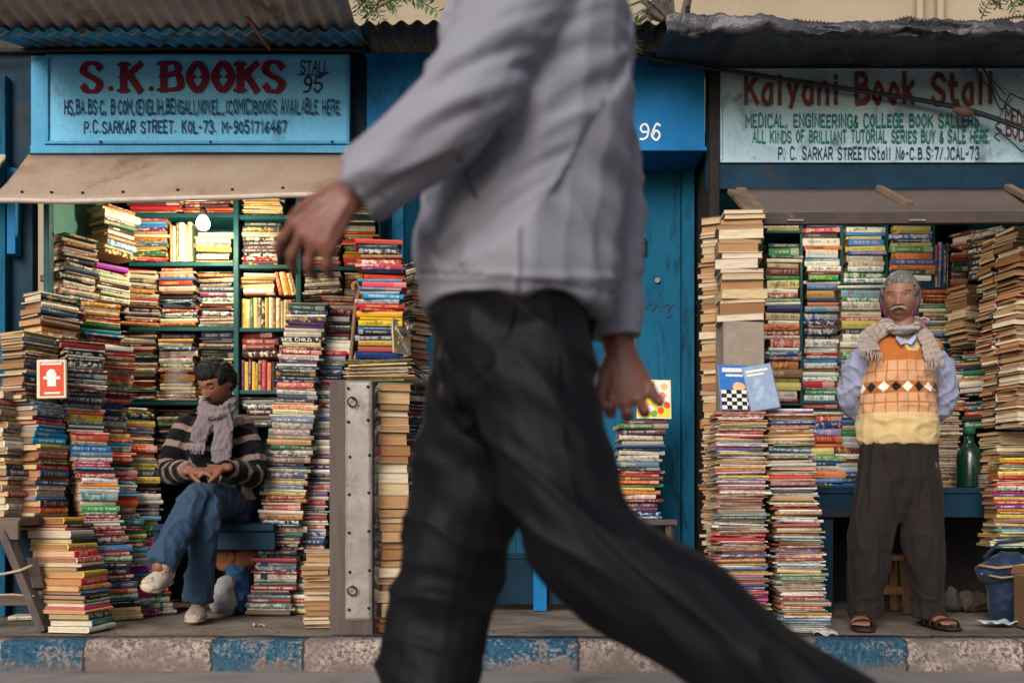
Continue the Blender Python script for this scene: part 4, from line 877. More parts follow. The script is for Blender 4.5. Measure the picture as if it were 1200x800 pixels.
def skin_mat(name):
    n = NT(name); a = n.n('Attribute', attribute_name='Col').outputs['Color']; f = n.noise(60, 6); g = n.noise(300, 3)
    c = n.mix(n.math('MULTIPLY', n.ramp(f, .4, .7), .25), a, n.mix(1.0, a, (.7, .55, .5), 'MULTIPLY')); n.bump(g, .15, .001)
    n.b.inputs['Subsurface Weight'].default_value = .08; n.b.inputs['Subsurface Radius'].default_value = (.01, .004, .002)
    return n.out(c, .5, 0, .4)
M['skin'] = skin_mat('brown skin'); LID1 = NT('eyelid skin').out(hexc('6b4434'), .5); LID2 = NT('darker eyelid skin').out(hexc('5c3828'), .5)
def hair_mat(name, c1, c2):
    n = NT(name); f = n.noise(1, 4, n.map((260, 260, 30))); n.bump(f, .6, .004); return n.out(n.mix(n.ramp(f, .35, .7), c1, c2), .65, 0, .15)
M['hair_black'] = hair_mat('black hair', (.006, .005, .005), (.02, .017, .016)); M['hair_grey'] = hair_mat('grey hair', hexc('3d3a38'), hexc('85807b')); M['hair_white'] = hair_mat('white moustache hair', hexc('6f6862'), hexc('b8b0a8'))
M['eye_white'] = NT('eye white').out(hexc('b8a89c'), .3); M['eye_dark'] = NT('dark iris').out((.012, .008, .006), .2)

def G(x, s): return math.exp(-(x / s) ** 2)
def head_surface(u, v, fat=0.0, ear=True):
    """unit direction (theta from the top, phi) -> point; head is 1 high, faces -y"""
    th, ph = v * math.pi, u * 2 * math.pi
    d = Vector((math.sin(th) * math.sin(ph), -math.sin(th) * math.cos(ph), math.cos(th)))
    x, y, z = d.x * .335, d.y * .42, d.z * .5
    if z < 0:
        k = -z / .5; x *= 1 - .30 * k ** 1.6; y = y * (1 - .10 * k) if y < 0 else y * (1 - .45 * k)
        if y > 0: y *= 1 - .25 * k
    if d.y < 0:
        fr = -d.y
        y -= fr * (.018 * G(z - .13, .05) * G(x, .26) - .040 * (G(x - .145, .075) + G(x + .145, .075)) * G(z - .055, .05) + .02 * (G(x - .2, .08) + G(x + .2, .08)) * G(z + .06, .09))
        nz = max(0, min(1, (.07 - z) / .19))
        y -= fr * (.135 * nz * G(x, .034 + .032 * nz)) * (1 if z > -.125 else max(0, 1 - (-.125 - z) / .035)) 
        y -= fr * (.045 * (G(x - .055, .03) + G(x + .055, .03)) * G(z + .105, .032))
        y -= fr * (.030 * G(x, .11) * (G(z + .215, .022) + 1.15 * G(z + .285, .028)) - .022 * G(x, .13) * G(z + .248, .012) + .035 * G(x, .1) * G(z + .41, .06) + .012 * G(x, .2) * G(z + .25, .1))
        y += fr * .014 * G(x, .14) * G(z + .345, .03)
    return Vector((x, y, z))
def head_parts(c, rot, h):
    nu, nv = 72, 56; v = []; f = []
    for j in range(nv + 1):
        for i in range(nu): v.append(c + rot @ (head_surface(i / nu, max(.001, min(.999, j / nv))) * h))
    for j in range(nv):
        for i in range(nu): f.append((j * nu + i, j * nu + (i + 1) % nu, (j + 1) * nu + (i + 1) % nu, (j + 1) * nu + i))
    f += [tuple(reversed(range(nu))), tuple(nv * nu + k for k in range(nu))]
    out = [(v, f)]
    for s in (-1, 1):
        ev = []; n_ = 14
        for j in range(9):
            for i in range(n_):
                a, b = i / n_ * 2 * math.pi, (j / 8 - .5) * math.pi * .98
                ev.append(c + rot @ (Vector((s * (.325 + .035 * math.cos(b) * math.cos(a) + .02 * math.sin(b) * 0) + s * .03 * (math.sin(a) * math.cos(b) > 0), .02 + .075 * math.cos(b) * math.sin(a), .0 + .125 * math.sin(b))) * h))
        out.append((ev, [(j * n_ + i, j * n_ + (i + 1) % n_, (j + 1) * n_ + (i + 1) % n_, (j + 1) * n_ + i) for j in range(8) for i in range(n_)] + [tuple(reversed(range(n_))), tuple(8 * n_ + k for k in range(n_))]))
    return out
def cap_hair(name, c, rot, h, mat, parent, line, thick=.055, wav=.03, scale=6, seed=0):
    """hair: the part of a slightly larger head above a hairline; line(p) > 0 where hair grows"""
    nu, nv = 96, 64; mb = MB(); idx = {}
    def pt(i, j):
        p = head_surface(i / nu, max(.002, min(.998, j / nv))); k = max(0, min(1, line(p) / .1)); d = p.normalized()
        q = thick * k ** .6 + wav * k * noise.noise(p * scale + Vector((seed, 0, 0))) + wav * .5 * k * noise.noise(p * scale * 3.5) - .012 * (1 - k)
        return c + rot @ ((p + d * q) * h)
    keep = lambda i, j: line(head_surface(i / nu, max(.002, min(.998, j / nv)))) > -.02
    vs = [pt(i, j) for j in range(nv + 1) for i in range(nu)]; fs = []
    for j in range(nv):
        for i in range(nu):
            q = ((i, j), ((i + 1) % nu, j), ((i + 1) % nu, j + 1), (i, j + 1))
            if all(keep(*z) for z in q): fs.append(tuple(b * nu + a for a, b in q))
    used = sorted({k for q in fs for k in q}); mp = {k: i for i, k in enumerate(used)}
    mb.add([vs[k] for k in used], [tuple(mp[k] for k in q) for q in fs], 0, True)
    o = put(name, mb, mat, parent, solid=.004); return o
def sphere(mb, c, r, n=12, mi=0):
    vs = []; m = n
    for j in range(m + 1):
        for i in range(n): a = 2 * math.pi * i / n; b = math.pi * (.002 + .996 * j / m); vs.append(Vector(c) + Vector((r * math.sin(b) * math.cos(a), r * math.sin(b) * math.sin(a), r * math.cos(b))))
    return mb.add(vs, [(j * n + i, j * n + (i + 1) % n, (j + 1) * n + (i + 1) % n, (j + 1) * n + i) for j in range(m) for i in range(n)] + [tuple(reversed(range(n))), tuple(m * n + i for i in range(n))], mi, True)
def eyes(c, rot, h, parent, look=Vector((0, -1, 0)), open_=.5, r=.050):
    for s in (-1, 1):
        e = c + rot @ (Vector((s * .145, -.318, .05)) * h); mb = MB(); sphere(mb, e, r * h, 12, 0)
        d = (rot @ look).normalized(); sphere(mb, e + d * r * h * .52, r * h * .54, 10, 1); put('eye', mb, [M['eye_white'], M['eye_dark']], parent)
        # lids: two skin-toned folds over the ball
    out = []
    for s in (-1, 1):
        mb = MB(); out.append(mb)
        P = [c + rot @ (Vector((s * (.07 + .16 * k), -.385 + .075 * k * k, .135 + .02 * math.sin(k * 2.6) - .012 * k)) * h) for k in (0, .25, .5, .75, 1)]
        mb.tube(P, [.012 * h, .019 * h, .018 * h, .014 * h, .006 * h], 6)
    return out
def lids(c, rot, h, parent, mat, down=.25):
    for s in (-1, 1):
        e = c + rot @ (Vector((s * .145, -.318, .05)) * h); mb = MB(); r = .0575 * h; n_ = 14; vs = []; m = 6
        lim = math.pi * (.5 + down * .5)
        for j in range(m + 1):
            for i in range(n_ + 1):
                a = math.pi * (i / n_) ; b = lim * j / m + .02          # a half shell in front of the ball, hung from the top
                vs.append(e + rot @ (Vector((math.cos(a) * math.sin(b) * r * 1.12, -math.sin(a) * math.sin(b) * r * 1.02, math.cos(b) * r))))
        mb.add(vs, [(j * (n_ + 1) + i, j * (n_ + 1) + i + 1, (j + 1) * (n_ + 1) + i + 1, (j + 1) * (n_ + 1) + i) for j in range(m) for i in range(n_)], 0, True); put('eyelid', mb, mat, parent, solid=.0012)
def brows(c, rot, h, parent, mat, open_=.5):
    for mb in eyes(c, rot, h, parent, Vector((0, -1, 0)), open_): put('eyebrow', mb, mat, parent)
def arm_basis(d, nrm):
    d = Vector(d).normalized(); nrm = Vector(nrm); nrm = (nrm - d * nrm.dot(d)).normalized(); return d, nrm, d.cross(nrm)
def hand(wrist, fwd, palm, sc=1.0, curl=(25, 30, 25), sgn=1, spread=.10, thumb=(.55, .75, .35), curls=None, tend=0):
    """lofts for one hand. sgn = +1: the thumb lies on the side fwd x palm."""
    f, p, l = arm_basis(fwd, palm); l = l * sgn; W_ = Vector(wrist); L = []
    L.append(([(W_ - f * .02 * sc, .027 * sc, .021 * sc), (W_ + f * .02 * sc, .030 * sc, .019 * sc), (W_ + f * .06 * sc, .041 * sc, .0165 * sc), (W_ + f * .088 * sc, .041 * sc, .013 * sc)], l))
    ln = [.072, .080, .074, .058]; off = [.030, .0105, -.0095, -.0285]; adv = [.090, .096, .092, .082]
    for i in range(4):
        cu = curls[i] if curls else curl
        b = W_ + f * (adv[i] - .022) * sc + l * off[i] * sc; d = (f + l * spread * (1.5 - i) * .7).normalized(); pts = [(b, .0105 * sc, .0105 * sc)]; b = b + d * .022 * sc; pts.append((b, .0112 * sc, .0112 * sc)); ang = 0
        for q, (k, r) in enumerate(((.45, .0104), (.31, .0098), (.24, .0082))):
            ang += R(cu[q]); dd = d * math.cos(ang) + p * math.sin(ang); pts.append((b + dd * ln[i] * k * .5 * sc, r * .93 * sc, r * .9 * sc)); b = b + dd * ln[i] * k * sc; pts.append((b, r * sc, r * sc * .95))
        L.append((pts, l))
        if tend: L.append(([(W_ + f * .012 * sc + l * off[i] * .5 * sc - p * .016 * sc, .004 * sc, .003 * sc), (W_ + f * .055 * sc + l * off[i] * .85 * sc - p * .0155 * sc, .0045 * sc, .004 * sc), (W_ + f * adv[i] * sc + l * off[i] * sc - p * .0095 * sc, .0085 * sc, .006 * sc)], l))
    t = (f * thumb[0] + l * thumb[1] + p * thumb[2]).normalized(); b = W_ + f * .018 * sc + l * .020 * sc
    pts = [(b, .016 * sc, .015 * sc), (b + t * .038 * sc, .0145 * sc, .0135 * sc)]; t2 = (t + f * .45 + p * .15).normalized(); pts += [(pts[-1][0] + t2 * .034 * sc, .0115 * sc, .0105 * sc)]; t3 = (t2 + f * .3 + p * .2).normalized(); pts += [(pts[-1][0] + t3 * .024 * sc, .0085 * sc, .008 * sc)]
    L.append((pts, p)); return L
def soft(p, sx, sy, sz, amp, seed=0):
    q = Vector((p.x * sx + seed, p.y * sy, p.z * sz)); return amp * (noise.noise(q) + .45 * noise.noise(q * 2.1))
def fold(p, sx, sy, sz, amp, seed=0, sharp=1.0):
    q = noise.noise(Vector((p.x * sx + seed, p.y * sy, p.z * sz)))
    q2 = noise.noise(Vector((p.x * sx * 2.1 + seed + 9, p.y * sy * 2.1, p.z * sz * 2.1)))
    return amp * ((1 - abs(q) * 2.2) ** 2 * .8 + q2 * .45 - .35)
def skin_col(base, c, rot, h, beard=0.0, lips=None):
    inv = rot.transposed(); base = np.array(base)
    def fn(p, li, s):
        q = inv @ (p - c) / h; k = base.copy()
        if q.length < .62:
            if q.y < -.12 and lips is not None:
                w_ = G(q.x, .10) * max(G(q.z + .215, .018), G(q.z + .28, .024)); k = k * (1 - w_) + np.array(lips) * w_
            if beard and q.y < .05: w_ = beard * max(0, min(1, (-.14 - q.z) / .1)) * (1 - .7 * G(q.x, .09) * G(q.z + .25, .05)); k = k * (1 - w_) + k * .55 * w_
            if q.y < -.1: w_ = .35 * (G(q.x - .145, .09) + G(q.x + .145, .09)) * G(q.z - .04, .05); k = k * (1 - w_ * .6)
        return k
    return fn
def lace_shoe(name, heel, toe, up, parent, mat, sole, wid=.046, hgt=.085, group=None):
    f, u, l = arm_basis(Vector(toe) - Vector(heel), up); h = Vector(heel); L = (Vector(toe) - h).length
    P = lambda a, z: h + f * (a * L) + u * z
    o = sculpt(name, [([(P(.08, .045), wid * .72, .040), (P(.3, .046), wid * .8, .043), (P(.55, .038), wid * .98, .034), (P(.8, .03), wid * 1.0, .027), (P(.93, .026), wid * .78, .021)], l), ([(P(.16, .05), wid * .7, .05), (P(.17, .105), wid * .72, .055)], l)], .005, mat, parent, 2)
    lm = MB()
    for a_, z_ in ((.36, .088), (.46, .080), (.56, .072)): lm.tube([P(a_, z_ - .018) + l * wid * .62, P(a_, z_ + .002) + l * wid * .3, P(a_, z_ + .005), P(a_, z_ + .002) - l * wid * .3, P(a_, z_ - .018) - l * wid * .62], .0032, 6)
    put('laces', lm, sole, o)
    s = sculpt('sole', [([(P(.02, .012), wid * .78, .012), (P(.3, .012), wid * .85, .012), (P(.6, .012), wid * 1.06, .012), (P(.85, .012), wid * 1.02, .012), (P(.99, .014), wid * .6, .011)], l)], .005, sole, o, 1)
    return o

# ---------------------------------------------------------------- the man standing at the right
def standing_man():
    D = 4.52; J = lambda x, y, d=0: W(x, y, D + d)
    t = empty('person', W(1054, 735, D), 'standing man in an orange diamond patterned knitted vest with a scarf round his head', 'person')
    rot = (Matrix.Rotation(R(-26), 3, 'Z') @ Matrix.Rotation(R(9), 3, 'X')); h = .228; c = J(1055, 350, .0)
    X = Vector((1, 0, 0)); lofts = [
        ([(J(1059, 425, .03), .062, .058), (J(1058, 392, .02), .055, .055), (J(1057, 365, .02), .05, .055)], X),
        ([(J(1052, 545, .03), .13, .09), (J(1052, 500, .03), .135, .09), (J(1053, 440, .03), .14, .09), (J(1056, 412, .03), .10, .07)], X)]
    sh = [J(1009, 418, .05), J(1097, 416, .05)]; el = [J(996, 466, .13), J(1106, 470, .13)]; wr = [J(1024, 500, .22), J(1080, 502, .22)]
    for i in (0, 1):
        lofts.append(([(sh[i] + Vector((.02 if i == 0 else -.02, 0, -.015)), .04, .04), ((sh[i] + el[i]) / 2, .042, .042), (el[i], .036, .036), ((el[i] + wr[i]) / 2, .036, .034), (wr[i], .027, .024)], (0, 1, 0)))
        lofts += hand(wr[i], Vector((1 if i == 0 else -1, .1, -.5)), (0, 1, 0) if i else (0, -1, 0), .98, (30, 35, 25), 1 if i else -1)
    hp = [J(1030, 548, .03), J(1076, 548, .03)]; kn = [J(1018, 640, -.02), J(1084, 640, .0)]; an = [J(1013, 716, .05), J(1088, 716, .06)]
    foot = [(J(1011, 727, .0), J(1008, 735, -.13)), (J(1092, 727, .02), J(1113, 733, -.09))]
    for i in (0, 1):
        lofts.append(([(hp[i], .085, .085), ((hp[i] + kn[i]) / 2, .07, .072), (kn[i], .05, .053), ((kn[i] * .6 + an[i] * .4), .05, .053), (an[i], .034, .036), (Vector((an[i].x, an[i].y, .05)), .033, .038)], X))
        a, b = foot[i]; a = Vector((an[i].x, an[i].y + .03, .045)); tip = Vector((b.x, b.y, .030)); fd = (tip - a).normalized(); lat = fd.cross(Vector((0, 0, 1)))
        lofts.append(([(a, .032, .03), (a.lerp(tip, .4), .036, .026), (a.lerp(tip, .75), .044, .017)], lat))
        for k in range(5):
            bb = a.lerp(tip, .72) + lat * (.033 - .0165 * k); e = bb + fd * (.062 - .006 * abs(k - 1 if i else k - 3)); lofts.append(([(bb, .011, .011), ((bb + e) / 2, .0095, .0095), (Vector((e.x, e.y, e.z - .004)), .0085, .008)], lat))
    base = hexc('8a614d')
    sculpt('body', lofts, .0042, M['skin'], t, 2, None, skin_col(base, c, rot, h, .12, hexc('7a4540')), head_parts(c, rot, h))
    brows(c, rot, h, t, M['hair_grey'])
    cap_hair('hair', c, rot, h, M['hair_grey'], t, lambda p: (p.z - (.30 - .35 * max(0, abs(p.x) - .12)) if p.y < -.1 and abs(p.x) < .26 else p.z - (.02 if p.y < .05 else -.1)), .045, .02, 9)
    lids(c, rot, h, t, LID1, -.22)
    mb = MB()
    for s in (-1, 1): mb.tube([c + rot @ (Vector((s * x_, -.435 + .10 * x_ * x_ * 4 - (.02 if x_ < .06 else 0), -.165 - z_)) * h) for x_, z_ in ((0.0, 0), (.04, .005), (.08, .015), (.12, .035), (.15, .065))], [.014 * h, .022 * h, .023 * h, .018 * h, .008 * h], 8)
    put('moustache', mb, M['hair_white'], t)
    # shirt: sleeves, collar, tail
    def fsh(p, li, s): return fold(p, 14, 14, 10, .012, 3) + .6 * fold(p + Vector((0, 0, p.x)), 8, 8, 26, .012, 5)
    sl = []
    for i in (0, 1):
        sl.append(([(sh[i] + Vector((.03 if i == 0 else -.03, 0, .012)), .060, .060), ((sh[i] * .7 + el[i] * .3), .064, .064), ((sh[i] * .35 + el[i] * .65), .066, .064), (el[i], .062, .06), (el[i] * .5 + wr[i] * .5, .055, .052), (wr[i], .042, .038)], (0, 1, 0), ('round', 'flat')))
    sl.append(([(J(1052, 515, .03), .145, .10), (J(1053, 440, .03), .152, .105), (J(1056, 410, .03), .125, .088), (J(1059, 396, .02), .07, .066)], X))
    sculpt('shirt', sl, .006, fabric('pale lilac shirt cotton', hexc('9296b0'), .8, 500, .1), t, 2, fsh)
    mb = MB()
    for s in (-1, 1):
        a = J(1062, 402, -.072); b = J(1062 + s * 11, 391, -.06); mb.add([a, b, J(1062 + s * 12, 396, -.078), J(1062 + s * 6, 404, -.092)], [(0, 1, 2, 3)])
    put('collar', mb, fabric('pale shirt collar', hexc('a4a8c0'), .8), t, solid=.004)
    # knitted vest
    zz = lambda y: PZ(y, D)
    OR, LO, DK, CR, BK, WH = hexc('ad652c'), hexc('cf9a70'), hexc('a5683e'), hexc('cdb07c'), hexc('17161a'), hexc('ece2d0')
    cx0 = PX(1054, D)
    def vest(p, li, s):
        z = p.z; ang = math.atan2(p.x - cx0, -(p.y - D - .03)) ; a = ang * .15; zd = z - .010 * math.sin(ang * 2) 
        vx = abs(p.x - PX(1063, D)); vz = z - zz(413)
        if p.y < D and vz > 0 and vx < .012 + vz * .5 + .012 and vx > vz * .5 - .002: return CR
        if vx < vz * .5 and p.y < D: return hexc('9296b0')
        if z < zz(485): return CR
        if z > zz(424): return OR
        if abs(z - zz(455)) < .027:
            g_ = .058; k = math.floor(a / g_ + .5); da = abs(a / g_ - k); dz = abs(z - zz(455)) / .027
            if da * 2 + dz < .92: return BK if k % 2 else WH
            da2 = abs(abs(a / g_ - k) - .5)
            if da2 * 2 + dz < .35: return DK
            return DK if abs(z - zz(455)) > .022 else OR
        if abs((a / .052) - math.floor(a / .052 + .5)) < .055: return DK
        if abs(z - zz(473)) < .003 or abs(z - zz(437)) < .003: return DK
        return LO
    def fv(p, li, s): return fold(p, 9, 9, 15, .010, 5) + (.003 if p.z < zz(486) else 0)
    sculpt('knitted_vest', [([(J(1052, 521, .03), .172, .126), (J(1052, 516, .03), .180, .132), (J(1052, 508, .03), .183, .136), (J(1052, 495, .03), .182, .136), (J(1053, 470, .025), .170, .130), (J(1053, 440, .03), .164, .124), (J(1054, 414, .035), .150, .108), (J(1057, 400, .035), .115, .09), (J(1059, 392, .03), .08, .078)], X, ('flat', 'round')),
            ([(J(1020, 410, .04), .055, .075), (J(1040, 398, .035), .045, .07)], (0, 0, 1)), ([(J(1090, 409, .04), .055, .075), (J(1072, 397, .035), .045, .07)], (0, 0, 1))], .0042, fabric('knitted wool', None, .95, 330, .6, .1, .16), t, 2, fv, vest)
    # trousers
    def ft(p, li, s): return fold(p, 13, 13, 2.4, .015, 8) + .4 * fold(p + Vector((p.z * .6, 0, 0)), 5, 5, 8, .014, 3) + (fold(p, 14, 14, 22, .006, 2) if p.z < .16 else 0)
    tr = [([(J(1052, 512, .03), .172, .12), (J(1052, 535, .03), .178, .125), (J(1052, 562, .03), .176, .125), (J(1052, 590, .03), .12, .10)], X, ('flat', 'round'))]
    tr.append(([(J(1030, 555, .03), .095, .11), (J(1023, 610, .0), .102, .10), (J(1017, 660, .0), .094, .09), (J(1014, 700, .03), .082, .09), (J(1015, 721, .04), .078, .09)], X, ('round', 'flat')))
    tr.append(([(J(1075, 555, .03), .095, .11), (J(1080, 610, .02), .100, .10), (J(1085, 660, .02), .086, .088), (J(1088, 700, .05), .072, .085), (J(1088, 722, .06), .072, .086)], X, ('round', 'flat')))
    sculpt('trousers', tr, .0055, fabric('dark brown trouser cloth', hexc('27211f'), .8, 500, .15, .03, spec=.12), t, 3, ft)
    # scarf: hood, wrap and two fringed ends
    SC = [hexc(x) for x in ('a6978a', '9d8e82', '6a2048', '4f2a44', '6f6260')]
    def sc_col(p, li, s):
        q = math.sin(p.x * 90 + p.z * 60 + 2)
        if li == 0: k = p.x - PX(1070, D); return SC[2] if 0 < k < .05 and math.sin(p.z * 300) > -.6 else SC[0] if math.sin(p.z * 240) > -.2 else SC[4]
        if li in (1, 2):
            k = math.sin(s * 260); return SC[1] if k > -.93 else SC[4]
        return SC[0]
    wrap = [J(1040, 380, -.02), J(1045, 386, -.06), J(1058, 388, -.078), J(1073, 384, -.06), J(1081, 376, .0), J(1075, 378, .075), J(1056, 378, .09), J(1040, 376, .05), J(1040, 380, -.02)]
    sculpt('scarf', [([(p, .017, .030) for p in wrap], (0, 0, 1)),
        ([(J(1041, 384, -.05), .026, .012), (J(1028, 389, -.050), .040, .009), (J(1018, 397, -.050), .047, .008), (J(1017, 405, -.075), .052, .008), (J(1020, 410, -.092), .052, .007)], (1, 0, -.22)),
        ([(J(1075, 384, -.05), .028, .012), (J(1084, 394, -.066), .036, .009), (J(1091, 408, -.082), .042, .008), (J(1095, 421, -.092), .048, .007)], (1, 0, .12))], .0045, fabric('woven scarf', None, .95, 380, .4, .3), t, 2, lambda p, li, s: fold(p, 26, 26, 26, .006, 4), sc_col)
    rr = random.Random(3); FM = fabric('scarf fringe', hexc('a4968a'), .95)
    for (x0, y0, x1, y1, n_, d0) in ((1008, 409, 1033, 413, 14, -.103), (1084, 424, 1106, 420, 12, -.103)):
        mb = MB()
        for k in range(n_):
            f = k / (n_ - 1); a = J(x0 + (x1 - x0) * f, y0 + (y1 - y0) * f, d0); mb.tube([a, a + Vector((rr.uniform(-.006, .006), -.006, -.02)), a + Vector((rr.uniform(-.014, .014), 0, -.038 - rr.uniform(0, .015)))], .0024, 5)
        put('fringe', mb, FM, t)
        def hood_line(p): return p.y + .10 + .10 * max(0, -p.z) - (.22 * max(0, p.z - .18) / .3)
    o = cap_hair('scarf_hood', c, rot, h, None, t, hood_line, .052, .02, 5)
    n = NT('scarf hood cloth'); tc = n.n('SeparateXYZ'); n.link(n.obj(), tc.inputs[0]); z0 = c.z - t.location.z
    cc = n.mix(n.ramp(tc.outputs[2], z0 + .02, z0 - .05), hexc('5d5655'), hexc('6f2a48')); wv = n.n('TexWave'); wv.inputs['Scale'].default_value = 18; wv.inputs['Distortion'].default_value = 1; n.link(n.obj(), wv.inputs['Vector'])
    cc = n.mix(n.math('MULTIPLY', wv.outputs[1], .3), cc, hexc('8a7d78')); n.bump(n.noise(380, 2), .4, .002); o.data.materials[0] = n.out(cc, .95, 0, .2)
    # sandals
    leather = worn('dark brown sandal leather', hexc('3c2822'), hexc('2c1d19'), 20, .6, .2)
    for i in (0, 1):
        b = foot[i][1]; a = Vector((an[i].x, an[i].y + .06, .008)); tip = Vector((b.x, b.y - .06, .008)); fd = (tip - a); lat = fd.normalized().cross(Vector((0, 0, 1)))
        s = sculpt('sandal', [([(a, .036, .009), (a.lerp(tip, .35), .037, .009), (a.lerp(tip, .7), .052, .009), (a.lerp(tip, .98), .040, .009)], lat)], .004, leather, t, 1)
        for q, hh, wd in ((.30, .070, .044), (.52, .055, .050), (.74, .040, .056)):
            m_ = a.lerp(tip, q); mb = MB(); mb.grid(lambda u, v, m_=m_, hh=hh, wd=wd: m_ + lat * (wd * math.cos(math.pi * u)) + Vector((0, 0, max(0, hh * math.sin(math.pi * u) ** .7))) + fd.normalized() * (.022 * (v - .5)), 14, 2); put('strap', mb, leather, s, solid=.003)
    return t
standing_man()

# ---------------------------------------------------------------- the man seated at the left
def seated_man():
    J = W
    t = empty('person', W(240, 715, 4.95), 'young seated man in a black and grey striped jumper, legs crossed and head bowed', 'person')
    X = Vector((1, 0, 0)); h = .235; c = J(254, 449, 4.98); rot = Matrix.Rotation(R(-28), 3, 'Z') @ Matrix.Rotation(R(31), 3, 'X')
    DT = 5.10
    lofts = [([(J(256, 505, 5.09), .062, .058), (J(256, 482, 5.05), .056, .056), (J(256, 462, 5.02), .052, .056)], X),
             ([(J(262, 580, 5.14), .16, .12), (J(258, 545, 5.13), .15, .11), (J(254, 520, 5.12), .145, .10), (J(254, 500, 5.12), .10, .07)], X)]
    sh = [J(212, 502, 5.12), J(291, 502, 5.12)]; el = [J(201, 552, 5.02), J(297, 556, 5.04)]; wr = [J(222, 551, 4.80), J(264, 548, 4.81)]
    for i in (0, 1): lofts.append(([(sh[i] + Vector((.03 if i == 0 else -.03, 0, -.02)), .038, .038), (el[i], .036, .036), ((el[i] + wr[i]) / 2, .038, .036), (wr[i], .028, .024)], (0, 1, 0)))
    lofts += hand(J(222, 552, 4.775), Vector((1, -.14, .02)), (0, .35, -1), .95, (22, 30, 25), -1)
    lofts += hand(J(264, 548, 4.785), Vector((-1, -.22, -.16)), (0, .35, -1), .95, (18, 30, 25), 1)
    hp = [J(238, 588, 5.10), J(276, 588, 5.12)]
    knA, anA = J(229, 586, 4.66), J(187, 664, 4.42)          # crossed leg, on top
    knB, anB = J(243, 598, 4.68), J(231, 702, 4.74)          # planted leg
    for a, b, e in ((hp[1], knA, anA), (hp[0], knB, anB)):
        lofts.append(([(a, .085, .08), ((a + b) / 2, .072, .07), (b, .052, .052), ((b * .6 + e * .4), .05, .05), (e, .034, .034)], X))
    sculpt('body', lofts, .0042, M['skin'], t, 2, None, skin_col(hexc('7c4e39'), c, rot, h, .35, hexc('6b3c38')), head_parts(c, rot, h))
    brows(c, rot, h, t, M['hair_black'])
    cap_hair('hair', c, rot, h, M['hair_black'], t, lambda p: (p.z - (.235 + .05 * noise.noise(Vector((p.x * 14, 0, 1))) - .25 * max(0, abs(p.x) - .15)) if p.y < -.1 and abs(p.x) < .27 else p.z - (.04 if p.y < -.02 else -.22)), .07, .035, 18, 3)
    lids(c, rot, h, t, LID2, .5)
    mb = MB(); 
    for s in (-1, 1): mb.tube([c + rot @ (Vector((s * x_, -.425 + .4 * x_ * x_, -.175 - .1 * x_)) * h) for x_ in (.0, .05, .1, .14)], [.008 * h, .013 * h, .012 * h, .005 * h], 6)
    put('moustache', mb, M['hair_black'], t)
    BK, BR, CRM = hexc('0d0c10'), hexc('7d6a5f'), hexc('b5a896')
    def stripe(p, li, s):
        if p.z > PZ(484, 5.1) and (li == 0 or s < .05): return CRM
        q = (p.z - .30) if li == 0 else s + (.02 if li == 1 else .05)
        k = (q / .098) % 1; return BR if .36 < k < .68 else BK
    sculpt('jumper', [([(J(264, 588, 5.13), .185, .15), (J(260, 555, 5.12), .180, .14), (J(255, 520, 5.12), .195, .135), (J(254, 500, 5.12), .15, .10), (J(255, 490, 5.11), .085, .08)], X, ('flat', 'round')),
        ([(sh[0] + Vector((.03, 0, .01)), .068, .066), (sh[0] * .5 + el[0] * .5, .07, .068), (el[0], .066, .064), (el[0] * .5 + wr[0] * .5, .06, .056), (wr[0], .046, .042)], (0, 1, 0), ('round', 'flat')),
        ([(sh[1] + Vector((-.03, 0, .01)), .068, .066), (sh[1] * .5 + el[1] * .5, .07, .068), (el[1], .066, .064), (el[1] * .5 + wr[1] * .5, .06, .056), (wr[1], .046, .042)], (0, 1, 0), ('round', 'flat'))],
        .0048, fabric('striped wool knit', None, .95, 330, .45, .06, spec=.12), t, 2, lambda p, li, s: fold(p, 15, 15, 15, .008, 6), stripe)
    sculpt('jeans', [([(J(258, 600, 5.12), .17, .12), (J(258, 585, 5.12), .175, .125)], X),
        ([(hp[1], .095, .095), (hp[1] * .45 + knA * .55, .086, .083), (knA, .074, .072), (knA * .55 + anA * .45, .070, .068), (anA, .070, .070)], X, ('round', 'flat')),
        ([(hp[0], .095, .095), (hp[0] * .45 + knB * .55, .083, .081), (knB, .072, .070), (knB * .5 + anB * .5, .064, .064), (anB + Vector((0, 0, -.005)), .072, .074)], X, ('round', 'flat'))],
        .0055, fabric('blue denim', hexc('30465f'), .85, 520, .25, .05, .35), t, 3, lambda p, li, s: fold(p, 13, 13, 9, .012, 2) + .4 * fold(p + Vector((0, 0, p.x * .8)), 7, 7, 16, .013, 5))
    SG = hexc('766a6c')
    wrap = [J(238, 478, 4.96), J(246, 484, 4.915), J(258, 484, 4.91), J(270, 478, 4.95), J(276, 470, 5.04), J(262, 468, 5.12), J(244, 470, 5.10), J(236, 474, 5.02), J(238, 478, 4.96)]
    nc = W(256, 476, 5.02); wrap = [nc + (p - nc) * .88 for p in wrap]
    sculpt('scarf', [([(p + Vector((0, 0, .018)), .017, .022) for p in wrap], (0, 0, 1)), ([(p + Vector((0, -.012, -.018)), .019, .026) for p in wrap], (0, 0, 1)),
        ([(J(243, 486, 4.93), .04, .02), (J(237, 500, 4.925), .046, .016), (J(231, 518, 4.94), .042, .012)], X), ([(J(262, 486, 4.93), .042, .022), (J(262, 505, 4.925), .05, .018), (J(260, 525, 4.935), .05, .014), (J(258, 541, 4.95), .05, .012)], X)],
        .0048, fabric('mauve grey wool scarf', SG, .95, 380, .4, .3), t, 2, lambda p, li, s: fold(p, 38, 38, 16, .008, 4))
    mb = MB(); rr = random.Random(5)
    for k in range(12):
        a = J(223 + 1.5 * k, 519, 4.93); mb.tube([a, a + Vector((rr.uniform(-.005, .005), -.003, -.025)), a + Vector((rr.uniform(-.012, .012), 0, -.055))], .003, 5)
